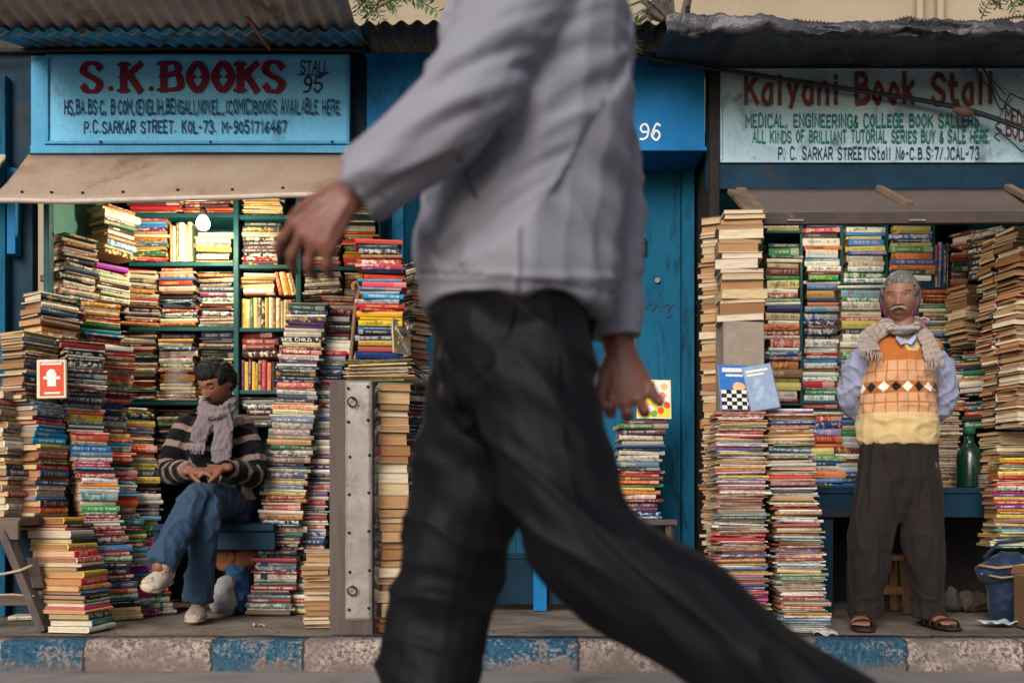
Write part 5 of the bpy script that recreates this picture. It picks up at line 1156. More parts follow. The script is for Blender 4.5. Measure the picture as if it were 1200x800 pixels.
    put('fringe', mb, fabric('mauve scarf fringe', hexc('8e8182'), .95), t)
    # pale collar showing at the shoulders
    canvas = worn('dirty white trainer', hexc('c9b8a6'), hexc('ad9b8a'), 16, .7, .2, hexc('7a6a5c'), 14, (.5, .7)); sole = worn('grubby rubber sole', hexc('bfae9c'), hexc('94836f'), 14, .8, .2)
    lace_shoe('shoe', J(196, 664, 4.50) + Vector((0, .0, -.07)), J(170, 694, 4.33), (.35, -.15, 1), t, canvas, sole, .046)
    s2 = lace_shoe('shoe', Vector((PX(232, 4.8), 4.84, .006)), Vector((PX(229, 4.62), 4.585, .006)), (0, 0, 1), t, canvas, sole, .046)
    return t
seated_man()

# ---------------------------------------------------------------- the walker passing close by
def walker():
    J = W
    t = empty('person', Vector((PX(640, 1.9), 1.9, RZ)), 'man in a pale grey jacket and black trousers striding past close to the camera', 'person')
    X = Vector((1, 0, 0)); h = .245; c = J(668, -215, 1.92); rot = Matrix.Rotation(R(-88), 3, 'Z')
    hipF, knF, anF = J(588, 385, 2.0), J(522, 672, 2.02), J(480, 935, 2.0)
    hipN, knN, anN = J(612, 400, 1.82), J(684, 632, 1.79), J(988, 856, 1.73)
    shN, elN, wrN = J(625, -12, 1.74), J(532, 128, 1.64), J(415, 226, 1.66)
    shF, elF, wrF = J(655, -5, 2.08), J(714, 215, 2.12), J(724, 402, 2.10)
    lofts = [([(J(602, 385, 1.91), .11, .13), (J(606, 300, 1.91), .125, .15), (J(625, 180, 1.91), .15, .17), (J(642, 60, 1.91), .15, .18), (J(652, -40, 1.92), .11, .15), (J(660, -85, 1.92), .07, .075)], X),
             ([(J(658, -70, 1.92), .068, .065), (J(664, -130, 1.92), .058, .06), (J(668, -190, 1.92), .055, .06)], X)]
    for a, b, e in ((shN, elN, wrN), (shF, elF, wrF)):
        lofts.append(([(a, .055, .055), ((a + b) / 2, .048, .048), (b, .04, .04), (b * .6 + e * .4, .04, .038), (e, .029, .024)], (0, 1, 0)))
    # near hand hangs from the wrist, its back to the camera; far hand open with the palm turned to the camera
    lofts += hand(wrN + Vector((-.008, 0, -.004)), Vector((-.66, .02, -.72)), Vector((.12, .95, -.22)), 1.08, (24, 28, 20), -1, .30, (.6, .7, .4), curls=[(24, 24, 16), (30, 30, 20), (36, 32, 22), (34, 32, 22)], tend=1)
    lofts += hand(wrF + Vector((.004, 0, -.012)), Vector((.22, -.12, -1)), Vector((-.12, -1, .12)), 1.22, (30, 35, 25), 1, .26, (.8, .5, .4), curls=[(48, 38, 26), (42, 36, 26), (36, 34, 24), (30, 30, 22)], tend=1)
    for a, b, e in ((hipF, knF, anF), (hipN, knN, anN)):
        lofts.append(([(a, .065, .06), ((a + b) / 2, .065, .065), (b, .052, .052), (b * .6 + e * .4, .053, .055), (e, .036, .038)], (0, 1, 0)))
    sculpt('body', lofts, .0036, M['skin'], t, 2, None, skin_col(hexc('754a3d'), c, rot, h, .2, hexc('6b3c38')), head_parts(c, rot, h))
    brows(c, rot, h, t, M['hair_black'])
    cap_hair('hair', c, rot, h, M['hair_black'], t, lambda p: (p.z - .24 if p.y < -.1 and abs(p.x) < .25 else p.z - (.0 if p.y < .0 else -.25)), .06, .03)
    # jacket
    GA, GB, GD = hexc('85848e'), hexc('88858d'), hexc('595760')
    def jc(p, li, s):
        px = 600 + p.x * F / p.y; py = HY - (p.z - CZ) * F / p.y
        if li == 0:
            if p.y < 1.95 and abs(px - 609 - 2 * math.sin(py * .03)) < 2.2 and py > 40: return GD
            if py > 322 - (px - 500) * -.10 and abs(py - (300 + (px - 500) * .10)) < 0: return GD
            k = 0.0 + (px - 497) / 240.0; lnz = 318 + 26 * max(0, k) ** 1.5
            if abs(py - lnz) < 2.0: return GD
            return GB if px < 609 else GA
        return GA
    def jd(p, li, s):
        if li == 0:
            py = HY - (p.z - CZ) * F / p.y; px = 600 + p.x * F / p.y
            a = soft(p, 8, 6, 1.5, .017, 1) + soft(p + Vector((p.z * .7, 0, p.x * .5)), 7, 5, 11, .014, 4) + .5 * fold(p + Vector((p.z * .4, 0, 0)), 6, 5, 3, .016, 9)
            return a + .006 * math.sin(min(1, max(0, (py - 318) / 14)) * math.pi)
        if li == 1:
            q = p + Vector((0, 0, -p.x * .55)); return soft(q, 3.5, 7, 20, .014, 7) * (.4 + min(1, s / .3)) + .6 * fold(q, 4, 7, 15, .012, 3)
        if li == 2: return soft(p, 7, 7, 16, .010, 8) + .5 * fold(p, 6, 6, 14, .012, 2)
        return 0
    jacket_o = sculpt('jacket', [([(J(601, 366, 1.91), .170, .205), (J(602, 330, 1.91), .178, .212), (J(609, 240, 1.91), .190, .215), (J(622, 120, 1.91), .185, .22), (J(636, 10, 1.915), .165, .215), (J(652, -55, 1.92), .12, .16), (J(660, -95, 1.92), .075, .085)], X, ('flat', 'round')),
        ([(shN + Vector((.02, .03, .0)), .088, .086), (shN * .6 + elN * .4, .089, .086), (elN, .082, .080), (elN * .5 + wrN * .5, .075, .072), (elN * .12 + wrN * .88, .070, .062), (wrN + Vector((.004, 0, .004)), .068, .058)], (0, 1, 0), ('round', 'flat')),
        ([(shF + Vector((0, -.03, 0)), .09, .085), (shF * .55 + elF * .45, .086, .084), (elF, .074, .074), (elF * .5 + wrF * .5, .066, .066), (wrF + Vector((0, 0, .008)), .06, .056)], (0, 1, 0), ('round', 'flat'))],
        .0058, fabric('pale grey jacket cloth', None, .8, 420, .35, .03, .14, spec=.12), t, 2, jd, jc)
    def on_jacket(mb_name, pts, r, mat, jac=None):
        jac = jac or jacket_o; bv = BVHTree.FromPolygons([v.co + t.location for v in jac.data.vertices], [p.vertices for p in jac.data.polygons]); P = []
        for x, y in pts:
            o = Vector((0, 0, CZ)); d = (W(x, y, 1.0) - o).normalized(); hit = bv.ray_cast(o, d)
            if hit[0]: P.append(hit[0] - d * r * .3)
        if len(P) > 1: put(mb_name, MB().tube([Vector(q) for q in catmull([tuple(a) for a in P], 4)], r, 6), mat, jac)
    on_jacket('pocket_zip', [(537, 172), (540, 188), (545, 204), (552, 220), (558, 232)], .0035, fabric('dark zip tape', hexc('4a474e'), .8))
    on_jacket('cuff_seam', [(402, 196), (420, 208), (440, 222), (458, 236)], .0018, fabric('grey seam thread', hexc('6f6c74'), .8))  # cuff stitching, a darker grey than the sleeve
    # trousers
    def td(p, li, s):
        if li == 1: return soft(p + Vector((p.z * .6, 0, 0)), 8, 6, 11, .013, 3) + .85 * fold(p + Vector((p.z * .5, 0, 0)), 4.5, 5, 8, .018, 6)
        if li == 2:
            q = p + Vector((0, 0, p.x * .8)); return soft(q, 5, 6, 12, .012, 5) + .85 * fold(q, 3.6, 5, 9, .018, 2)
        return soft(p + Vector((p.z * .6, 0, 0)), 7, 6, 12, .012, 9) + .85 * fold(p + Vector((p.z * .6, 0, 0)), 4.5, 5, 9, .016, 4)
    trs = sculpt('trousers', [([(J(604, 318, 1.91), .160, .185), (J(602, 370, 1.91), .162, .185), (J(600, 430, 1.91), .150, .175)], X),
        ([(J(580, 395, 1.99), .12, .11), (hipF * .5 + knF * .5, .118, .105), (knF + Vector((.005, 0, 0)), .108, .10), (knF * .5 + anF * .5, .102, .10), (anF + Vector((0, 0, -.0)), .105, .105)], X, ('round', 'flat')),
        ([(J(616, 410, 1.83), .122, .105), (hipN * .5 + knN * .5 + Vector((-.008, 0, 0)), .108, .105), (knN + Vector((.0, 0, .0)), .100, .102), (knN * .62 + anN * .38, .105, .10), (knN * .3 + anN * .7, .100, .097), (anN, .103, .102)], X, ('round', 'flat'))],
        .0058, fabric('black trouser cloth', hexc('0f0e12'), .6, 600, .12, .0, .16, spec=.12), t, 3, td)
    on_jacket('side_seam', [(648, 352), (656, 420), (662, 500), (674, 570), (700, 625), (760, 680), (840, 742), (920, 802)], .0016, fabric('black seam thread', hexc('050506'), .9, sheen=0, spec=.02), trs)
    on_jacket('pocket_seam', [(606, 356), (596, 392), (578, 424), (560, 440)], .0016, fabric('black pocket thread', hexc('050506'), .9, sheen=0, spec=.02), trs)
    leather = worn('black walking shoe leather', hexc('1d1b1c'), hexc('131213'), 14, .45, .15); sole = NT('black rubber sole').out((.012, .012, .012), .8)
    lace_shoe('shoe', Vector((anF.x + .07, anF.y, RZ + .005)), Vector((anF.x - .20, anF.y, RZ + .005)), (0, 0, 1), t, leather, sole, .05)
    toe = Vector((anN.x - .07, anN.y, RZ + .02)); lace_shoe('shoe', anN + Vector((.035, 0, -.05)), toe, (-.8, 0, .5), t, leather, sole, .05)
    return t
walker()

# ================================================================ smaller things
# lit bulb in the left stall
D = 5.35; t = empty('light_bulb', W(238, 262, D), 'glowing bare bulb hanging before the top shelves of the left stall', 'light bulb')
n = NT('glowing bulb glass'); n.b.inputs['Emission Color'].default_value = (1, .86, .62, 1); n.b.inputs['Emission Strength'].default_value = 28; M['glow'] = n.out((1, .95, .85), .3)
c = W(238, 262, D); mb = MB(); sphere(mb, c, .036, 18); mb.tube([c + Vector((0, 0, .026)), c + Vector((0, 0, .042))], [.026, .017], 14); bo = put('glass', mb, M['glow'], t); bo.visible_shadow = True
mb = MB(); mb.lathe(c + Vector((0, 0, .040)), [(.018, 0), (.019, .004), (.019, .03), (.012, .045), (.006, .05)]); put('socket', mb, M['iron'], t)
mb = MB(); mb.tube([c + Vector((0, 0, .088)), c + Vector((.004, .01, .17)), Vector((c.x + .01, 5.40, 2.33))], .0035, 6); put('flex', mb, M['cable'], t)
pl = bpy.data.lights.new('bulb_light', 'POINT'); plo = bpy.data.objects.new('bulb_light', pl); COL.objects.link(plo); plo.location = c + Vector((0, -.05, -.045)); pl.energy = 18; pl.color = (1, .80, .52); pl.shadow_soft_size = .04; plo.parent = None

# assumed lamp, unseen behind the right stall's flap, added to brighten its shelves
c = W(1000, 232, 5.16); t = empty('light_bulb', c, 'assumed lit bulb hanging unseen behind the flap inside the right stall', 'light bulb')
mb = MB(); sphere(mb, c, .034, 18); put('glass', mb, M['glow'], t)
mb = MB(); mb.lathe(c + Vector((0, 0, .030)), [(.016, 0), (.019, .004), (.019, .03), (.012, .045), (.006, .05)]); mb.tube([c + Vector((0, 0, .08)), c + Vector((0, .01, .17))], .004, 6); put('socket', mb, M['iron'], t)
pl = bpy.data.lights.new('bulb_light', 'POINT'); plo = bpy.data.objects.new('bulb_light', pl); COL.objects.link(plo); plo.location = c + Vector((0, 0, -.05)); pl.energy = 5.5; pl.color = (1, .90, .74); pl.shadow_soft_size = .05  # point light of the assumed bulb, added to lift the right shelves

# grey plank with a metal strip and rings
t = empty('plank', (PX(411, 4.25), 4.25, 0), 'upright grey timber plank faced with a riveted metal strip and two rings', 'plank')
mb = MB(); mb.span((PX(386, 4.22), 4.22, .0), (PX(437, 4.22), 4.275, PZ(445, 4.22))); put('timber', mb, M['old_wood'], t, bevel=.004)
x0, x1 = PX(404.5, 4.215), PX(436, 4.215)
def pf(u, v): return (x0 + (x1 - x0) * u + .003 * noise.noise((v * 9, u, 2)), 4.2175 + .002 * noise.noise((u * 3, v * 14, 0)), PZ(727, 4.215) + (PZ(446, 4.215) - PZ(727, 4.215)) * v)
mb = MB(); mb.grid(pf, 6, 60); put('metal_strip', mb, M['plate'], t, solid=.002)
for py in (453, 492, 533, 577, 622, 668, 712):
    for px in (409, 432):
        mb = MB(); p = W(px + (py % 3 - 1) * .8, py + (px % 5) - 2, 4.214); mb.tube([p + Vector((0, .004, 0)), p + Vector((0, -.002, 0)), p + Vector((0, -.004, 0))], [.007, .0065, .003], 8); put('nail', mb, M['iron'], t)
for py in (471, 692):
    p = W(413, py, 4.205); mb = MB(); R_ = .019; mb.tube([p + Vector((R_ * math.sin(a), -.006 - .006 * math.cos(a), R_ * math.cos(a))) for a in [2 * math.pi * k / 20 for k in range(20)] + [0]], .0034, 8); mb.tube([p + Vector((0, .01, .019)), p + Vector((0, -.014, .019))], .005, 8); put('ring', mb, M['iron'], t)

# trestle under the left bank
t = empty('trestle', (PX(20, 4.5), 4.5, 0), 'rough grey wooden trestle tied with rope at the lower left corner', 'trestle')
mb = MB(); mb.span((PX(-90, 4.42), 4.42, .462), (PX(24, 4.42), 4.98, .498)); mb.span((PX(-90, 4.4), 4.395, .40), (PX(22, 4.4), 4.418, .485)); put('top', mb, M['wood_x'], t, bevel=.004)
def beam(a, b, w_, th): a, b = Vector(a), Vector(b); d = b - a; q = d.to_track_quat('Z', 'Y').to_matrix(); return MB().box((a + b) / 2, (w_, th, d.length), q)
put('leg', beam(W(6, 622, 4.42), Vector((PX(51, 4.34), 4.36, 0)), .052, .04), M['old_wood'], t, bevel=.004)
put('leg', beam(W(8, 620, 4.9), Vector((PX(46, 4.9), 4.93, 0)), .05, .04), M['old_wood'], t, bevel=.004)
put('brace', beam(W(44, 690, 4.40), W(36, 655, 4.46), .05, .03), M['old_wood'], t, bevel=.003)
put('rail', batten(W(-80, 704, 4.45), W(34, 702, 4.43), .03, .05), M['wood_x'], t, bevel=.004)
mb = MB(); mb.tube([W(-40, 690 - 14, 4.36), W(5, 672, 4.37), W(24, 668, 4.36), W(38, 662, 4.36)], .006, 7); mb.tube([W(-40, 698, 4.38), W(15, 696, 4.37), W(40, 698, 4.36)], .004, 7); put('rope', mb, fabric('frayed rope', hexc('b09a80'), .95), t)

# stick poking from the left roof, cable across the right sign
tag(put('stick', MB().tube([W(288, 18, 4.45), W(300, 36, 4.5), W(316, 58, 4.6)], [.008, .0075, .006], 8), worn('reddish stick', hexc('8a6458'), hexc('6e4c42'), 20)), 'thin reddish stick poking out from the left corrugated roof', 'stick')
P = [W(700, 58, 4.75), W(748, 66, 4.80), W(830, 80, 4.90), W(905, 92, 4.93), W(985, 104, 4.94), W(1070, 117, 4.93), W(1130, 129, 4.92), W(1180, 145, 4.9), W(1215, 160, 4.88), W(1300, 205, 4.86)]
t = empty('cable', W(980, 104, 4.94), 'black cable sagging across the face of the Kalyani sign', 'cable')
put('line', MB().tube([Vector(a) for a in catmull([tuple(p) for p in P], 6)], .0085, 7), M['cable'], t)
mb = MB(); mb.tube([Vector(a) + Vector((0, -.004, .012)) for a in catmull([tuple(p) for p in P[1:]], 6)], .0035, 6); put('thin_line', mb, M['cable'], t)
p = W(1129, 131, 4.90); sculpt('tape_knot', [([(p + Vector((-.04, 0, .01)), .014, .014), (p, .030, .026), (p + Vector((.03, 0, -.008)), .02, .02)], (0, 1, 0))], .006, worn('brown tape', hexc('6e5850'), hexc('54433d'), 20), t, 1)
mb = MB(); mb.tube([W(1140, 74, 4.9), W(1152, 96, 4.93), W(1163, 104, 4.95), W(1166, 116, 4.95)], .004, 6); mb.tube([W(1152, 80, 4.92), W(1172, 116, 4.93), W(1190, 130, 4.93), W(1215, 150, 4.92)], .0035, 6); put('loose_end', mb, M['cable'], t)
# barbed wire over the right roof
t = empty('barbed_wire', W(1000, 24, 5.6), 'rusty barbed wire strand strung above the black tarpaulin roof', 'wire')
a, b = W(800, 27, 5.6), W(1330, 17, 5.6); mb = MB(); pts = [a.lerp(b, k / 60) + Vector((0, .006 * math.sin(k), -.03 * math.sin(math.pi * ((k / 15) % 1)) + .004 * math.cos(k * 1.7))) for k in range(61)]; mb.tube(pts, .0055, 6)
for k in range(120):
    q = a.lerp(b, (k + .5) / 120); i = min(int((k + .5) / 2), 59); q = pts[i].lerp(pts[i + 1], ((k + .5) / 2) % 1); mb.tube([q + Vector((-.004, -.006, -.014)), q + Vector((.004, .006, .014))], .004, 5)
put('strand', mb, worn('rusty wire', hexc('4a3a34'), hexc('362b28'), 30), t)
for px in (806, 1210):
    put('stake', MB().tube([W(px, 72, 5.6), W(px, 8 if px < 900 else 2, 5.6)], .014, 8), M['iron'], t)

# plants
def leafmat(nm, c1, c2): n_ = NT(nm); f = n_.noise(9, 3); n_.b.inputs['Subsurface Weight'].default_value = .05; return n_.out(n_.mix(n_.ramp(f, .35, .65), c1, c2), .5, 0, .4)
LEAF = leafmat('green leaflets', (.07, .12, .03), (.035, .08, .02)); LEAFY = leafmat('bright young leaf', (.25, .32, .04), (.16, .26, .03)); DRY = leafmat('dry palm frond', (.09, .07, .045), (.035, .03, .022))
def leaf(mb, p, d, L, w_, up=Vector((0, -.3, 1))):
    d = d.normalized(); l = d.cross(up).normalized() * w_; u = l.cross(d).normalized() * w_ * .35
    mb.add([p, p + d * L * .4 + l - u, p + d * L, p + d * L * .4 - l - u, p + d * L * .45], [(0, 1, 4), (1, 2, 4), (2, 3, 4), (3, 0, 4)])
def creeper(label, px, py, D, sprays, seed, mat=None):
    rr = random.Random(seed); t = empty('creeper', W(px, py, D), label, 'plant'); st = MB(); lf = MB()
    for (x0, y0, x1, y1) in sprays:
        a, b = W(x0, y0, D), W(x1, y1, D + rr.uniform(-.1, .1)); pts = []
        for k in range(13): f = k / 12; pts.append(a.lerp(b, f) + Vector((0, 0, .06 * math.sin(f * math.pi))))
        st.tube(pts, [.005 - .003 * k / 12 for k in range(13)], 6)
        for k in range(1, 13):
            d = (pts[k] - pts[k - 1]).normalized(); o = d.cross(Vector((0, 1, 0)))
            for s in (-1, 1): leaf(lf, pts[k], d * .5 + o * s + Vector((0, rr.uniform(-.4, .4), rr.uniform(-.3, .1))), rr.uniform(.04, .07), .013)
    put('stem', st, worn('green stem', (.06, .07, .03), (.05, .05, .03), 20), t); put('leaves', lf, mat or LEAF, t); return t
creeper('green feathery creeper on the roof edge above stall 96', 450, 10, 5.2, [(425, 2, 470, -6), (428, 22, 465, 8), (445, 8, 512, 14), (420, 10, 446, 22), (435, -10, 500, 2), (418, -4, 432, 20), (424, -20, 420, 16), (440, 14, 470, -30)], 4)
creeper('small leafy sprig at the top right corner', 1180, 4, 6.2, [(1150, 22, 1172, 2), (1165, 12, 1200, -4), (1185, 8, 1215, 12), (1160, -10, 1190, 12)], 6)
creeper('bright young sprig between the tarpaulin and blue stall 96', 742, 45, 4.75, [(741, 40, 744, 56), (746, 36, 741, 50)], 8, LEAFY)
t = empty('palm', W(770, 0, 6.4), 'dry dark palm fronds fanning out above blue stall 96', 'palm'); rr = random.Random(9)
lf = MB()
for k in range(46):
    o = W(792, 34, 6.4); a = R(rr.uniform(100, 178)); L = rr.uniform(.28, .52); d = Vector((math.cos(a), rr.uniform(-.3, .3), math.sin(a))); mid = o + d * L * .5 + Vector((0, 0, .05)); e = o + d * L + Vector((0, 0, -.10 - .10 * rr.random()))
    sd_ = d.cross(Vector((0, 1, 0))).normalized() * .010; lf.add([o + sd_ * .4, mid + sd_, e, mid - sd_, o - sd_ * .4], [(0, 1, 3, 4), (1, 2, 3)])
put('fronds', lf, DRY, t); put('stalk', MB().tube([W(800, 80, 6.4), W(802, 20, 6.4), W(812, -30, 6.4)], [.04, .03, .022], 10), M['old_wood'], t)
sculptless = MB(); p = W(800, 26, 5.2)
tag(sculpt('clay_shard', [([(p + Vector((-.09, 0, -.02)), .02, .05), (p, .028, .06), (p + Vector((.08, 0, -.01)), .02, .045)], (0, 0, 1))], .008, worn('terracotta', hexc('a97862'), hexc('8f6250'), 16), None, 1), 'broken terracotta piece weighing down the tarpaulin left corner', 'shard')

# hooked walking stick
mb = MB(); D = 4.55; mb.tube([Vector(a) for a in catmull([tuple(W(x, y, D)) for x, y in ((405, 700), (408, 560), (410, 440), (413, 400), (416, 366), (419, 349), (422, 338), (419, 331), (414, 334), (415, 341))], 5)], .0095, 9)
tag(put('walking_stick', mb, M['warm_wood']), 'brown wooden walking stick with curled handle behind the plank', 'walking stick')
# clear plastic bag hanging left of the seated man
n = NT('clear plastic'); n.b.inputs['Transmission Weight'].default_value = .85; n.b.inputs['Alpha'].default_value = .28; n.bump(n.noise(16, 6), .8, .03); M['plastic'] = n.out((.85, .87, .88), .12)
p = W(207, 447, 5.30); o = tag(sculpt('plastic_bag', [([(p + Vector((-.03, .02, .15)), .016, .02), (p + Vector((-.005, 0, .09)), .04, .04), (p + Vector((.005, 0, .02)), .07, .05), (p + Vector((.015, 0, -.05)), .075, .05)], (1, 0, 0))], .006, M['plastic'], None, 2, lambda p, li, s: fold(p, 12, 12, 9, .014, 3)), 'crumpled clear plastic bag hanging left of the seated man', 'bag')
# bundles under the bench
def bundle(name, label, pts, mat, seed, vox=.007, cat='bag'):
    return tag(sculpt(name, [(pts, (1, 0, 0))], vox, mat, None, 2, lambda p, li, s: fold(p, 13, 13, 13, .014, seed)), label, cat)
gz = .085
bundle('bag', 'grey white plastic bag under the bench behind the seated man\'s shoe', [(Vector((PX(262, 5.0), 5.0, .07)), .07, .075), (Vector((PX(265, 5.0), 5.0, .16)), .045, .05)], worn('grey plastic sack', hexc('b0aaa4'), hexc('7d7b7c'), 16, .4), 2)
bundle('bag', 'dark blue plastic bag under the bench beside the paperback pile', [(Vector((PX(279, 5.08), 5.1, .08)), .08, .09), (Vector((PX(277, 5.08), 5.1, .2)), .06, .06)], worn('blue plastic sack', hexc('2a4f78'), hexc('1d3a5c'), 16, .35), 5)
bundle('cloth_bundle', 'rust brown cloth bundle tucked high under the bench', [(Vector((PX(262, 5.1), 5.12, .30)), .09, .05), (Vector((PX(284, 5.1), 5.12, .30)), .10, .06), (Vector((PX(300, 5.1), 5.12, .29)), .06, .05)], worn('rust cloth', hexc('7a4a30'), hexc('4d3022'), 12, .9), 8, cat='bundle')
bundle('sack', 'dark sack on the floor under the bench', [(Vector((PX(292, 5.3), 5.34, .08)), .12, .08), (Vector((PX(268, 5.3), 5.34, .10)), .10, .09)], M['dark_inside'], 4, .009, 'sack')

# stool under the pile before the blue door
def stool(label, cx, cy, top, w_, mat, group=None):
    t = empty('stool', (cx, cy, 0), label, 'stool'); mb = MB(); mb.box((cx, cy, top - .014), (w_, w_ * .8, .028)); put('seat', mb, mat, t, bevel=.004)
    for sx_ in (-1, 1):
        for sy in (-1, 1): put('leg', beam((cx + sx_ * w_ * .40, cy + sy * w_ * .30, top - .029), (cx + sx_ * w_ * .46, cy + sy * w_ * .36, .001), .034, .034), mat, t, bevel=.003)
    for s in (-1, 1): put('stretcher', MB().box((cx, cy + s * w_ * .33, top * .4), (w_ * .86, .018, .04)), mat, t, bevel=.002)
zt = PZ(608, 4.86) - .001
stool('wooden stool carrying the pile of books before the blue door', PX(751, 4.96), 4.95, zt, .32, M['old_wood'])
stool('worn brown stool under the counter, seen between the standing man\'s legs', PX(1036, 5.1), 5.16, .30, .24, M['warm_wood'])
mb = MB(); mb.span((PX(697, 4.65), 4.65, .001), (PX(712, 4.65), 4.75, .075)); tag(put('wood_block', mb, M['warm_wood'], bevel=.004), 'small wooden block on the pavement under the striding leg', 'block')
# support for the tall page-edge pile under the flap, plinth block
t = empty('pillar_board', (PX(872, 4.55), 4.6, 0), 'pale rough board block under the page edges, behind the chessboard book', 'block'); mb = MB(); mb.span((PX(848, 4.52), 4.52, .0), (PX(896, 4.52), 4.70, PZ(376, 4.52))); put('board', mb, worn('pale rough board', hexc('9a8b7c'), hexc('7d7064'), 7, .85, .4, hexc('57493f'), 4), t, bevel=.006)
# counter things: green bottle, tins
t = empty('bottle', (PX(1136, 5.2), 5.2, PZ(571, 4.99)), 'tall dark green bottle on the counter right of the standing man', 'bottle'); n = NT('green bottle glass'); n.b.inputs['Coat Weight'].default_value = .4; gl = n.out((.004, .024, .012), .25, 0, .4)
b0 = Vector((PX(1136, 5.2), 5.2, PZ(571, 4.99) + .001)); put('glass', MB().lathe(b0, [(.001, 0), (.062, .001), (.064, .01), (.064, .16), (.058, .19), (.034, .225), (.026, .24), (.024, .28)], 24), gl, t); put('cap', MB().lathe(b0 + Vector((0, 0, .2805)), [(.03, 0), (.03, .03), (.022, .04), (.001, .041)], 18), worn('green cap', (.02, .10, .05), (.015, .08, .04), 20), t)
for k in range(3):
    p = Vector((PX(1155, 5.15), 5.12, PZ(571, 4.99) + .001 + .023 * k)); tag(put('tin', MB().lathe(p, [(.001, 0), (.050, .0005), (.052, .003), (.050, .006), (.050, .017), (.052, .020), (.050, .022), (.001, .0222)], 22), M['plate']), 'flat round metal tin, %s in the short tower beside the bottle' % ('lowest', 'middle one', 'topmost')[k], 'tin', 'stacked tins on the counter')
# right lower corner: blue bag on a crate, bundles, carton, paper
t = empty('bag', (PX(1178, 4.75), 4.75, .001), 'dark blue bag with tan piping slumped at the lower right', 'bag'); p = W(1178, 664, 4.75)
navy = fabric('navy nylon', hexc('14263e'), .6, 300, .2); o = sculpt('shell', [([(p + Vector((-.09, 0, -.03)), .05, .06), (p + Vector((0, 0, .0)), .075, .08), (p + Vector((.10, .02, .0)), .06, .07)], (0, 0, 1)), ([(p + Vector((.02, .02, -.07)), .10, .07), (Vector((p.x + .04, 4.78, .07)), .11, .07)], (1, 0, 0))], .007, navy, t, 2, lambda p, li, s: fold(p, 12, 12, 12, .012, 2))
mb = MB(); mb.tube([p + Vector((-.14, -.03, .01)), p + Vector((-.08, -.085, .0)), p + Vector((.02, -.095, .012)), p + Vector((.13, -.06, .03))], .006, 7); mb.tube([p + Vector((-.13, -.03, -.03)), p + Vector((-.06, -.085, -.045)), p + Vector((.04, -.09, -.035)), p + Vector((.13, -.06, -.01))], .005, 7); put('piping', mb, fabric('tan piping', hexc('9a7c58'), .8), t)
mb = MB(); mb.tube([p + Vector((-.10, 0, .04)), p + Vector((-.05, -.04, .12)), p + Vector((.08, -.04, .13)), p + Vector((.13, .02, .05))], .009, 7); put('strap', mb, navy, t)
bundle('bundle', 'small grey crumpled bundle on the floor beside the man\'s sandal', [(Vector((PX(1114, 5.2), 5.2, .045)), .05, .045), (Vector((PX(1116, 5.2), 5.2, .10)), .03, .04)], worn('grey rag', hexc('4f4b46'), hexc('37342f'), 14, .9), 3, cat='bundle')
bundle('bundle', 'tan grey rolled sack on the floor under the counter', [(Vector((PX(1134, 5.2), 5.2, .055)), .055, .05), (Vector((PX(1152, 5.2), 5.2, .05)), .055, .05), (Vector((PX(1166, 5.2), 5.22, .045)), .04, .04)], worn('tan rag', hexc('574f44'), hexc('40392f'), 14, .9), 6, cat='bundle')
def flatpaper(label, cx, cy, z, w_, d_, rz, mat, cat='paper'):
    q = Matrix.Rotation(R(rz), 3, 'Z'); mb = MB(); mb.grid(lambda u, v: Vector((cx, cy, z)) + q @ Vector(((u - .5) * w_, (v - .5) * d_, .016 * noise.noise((u * 3, v * 3, rz)) + .018)), 10, 8); return tag(put('paper_sheet', mb, mat, solid=.0008), label, cat)
flatpaper('crumpled blue white paper on the floor below the blue bag', PX(1170, 4.55), 4.55, .004, .16, .12, 20, worn('bluish paper', hexc('c9d0d8'), hexc('7d9fc4'), 9, .7))
flatpaper('torn white paper sticking out under the right magazine stack', PX(968, 4.2), 4.22, -.006, .10, .08, -10, worn('white paper', hexc('d8d0c8'), hexc('c0b6ac'), 9, .7))
t = empty('carton', (PX(1206, 4.4), 4.42, 0), 'brown cardboard carton standing at the lower right edge', 'carton'); card = worn('corrugated cardboard', hexc('8a6848'), hexc('77593c'), 5, .9, .2, hexc('6e5238'), 4)
mb = MB(); q = Matrix.Rotation(R(-8), 3, 'Z'); mb.box((PX(1224, 4.4), 4.46, .12), (.13, .2, .236), q); put('body', mb, card, t, bevel=.003)
mb = MB(); mb.box((PX(1224, 4.4), 4.37, .255), (.13, .03, .004), q @ Matrix.Rotation(R(60), 3, 'X')); mb.box((PX(1224, 4.4), 4.55, .26), (.13, .05, .004), q @ Matrix.Rotation(R(-50), 3, 'X')); put('top_flap', mb, card, t)
# litter
flatpaper('faded scrap of paper on the pavement left of the plank', PX(300, 4.5), 4.55, -.012, .05, .04, 30, worn('scrap paper', hexc('b0a090'), hexc('98897a'), 9, .8))

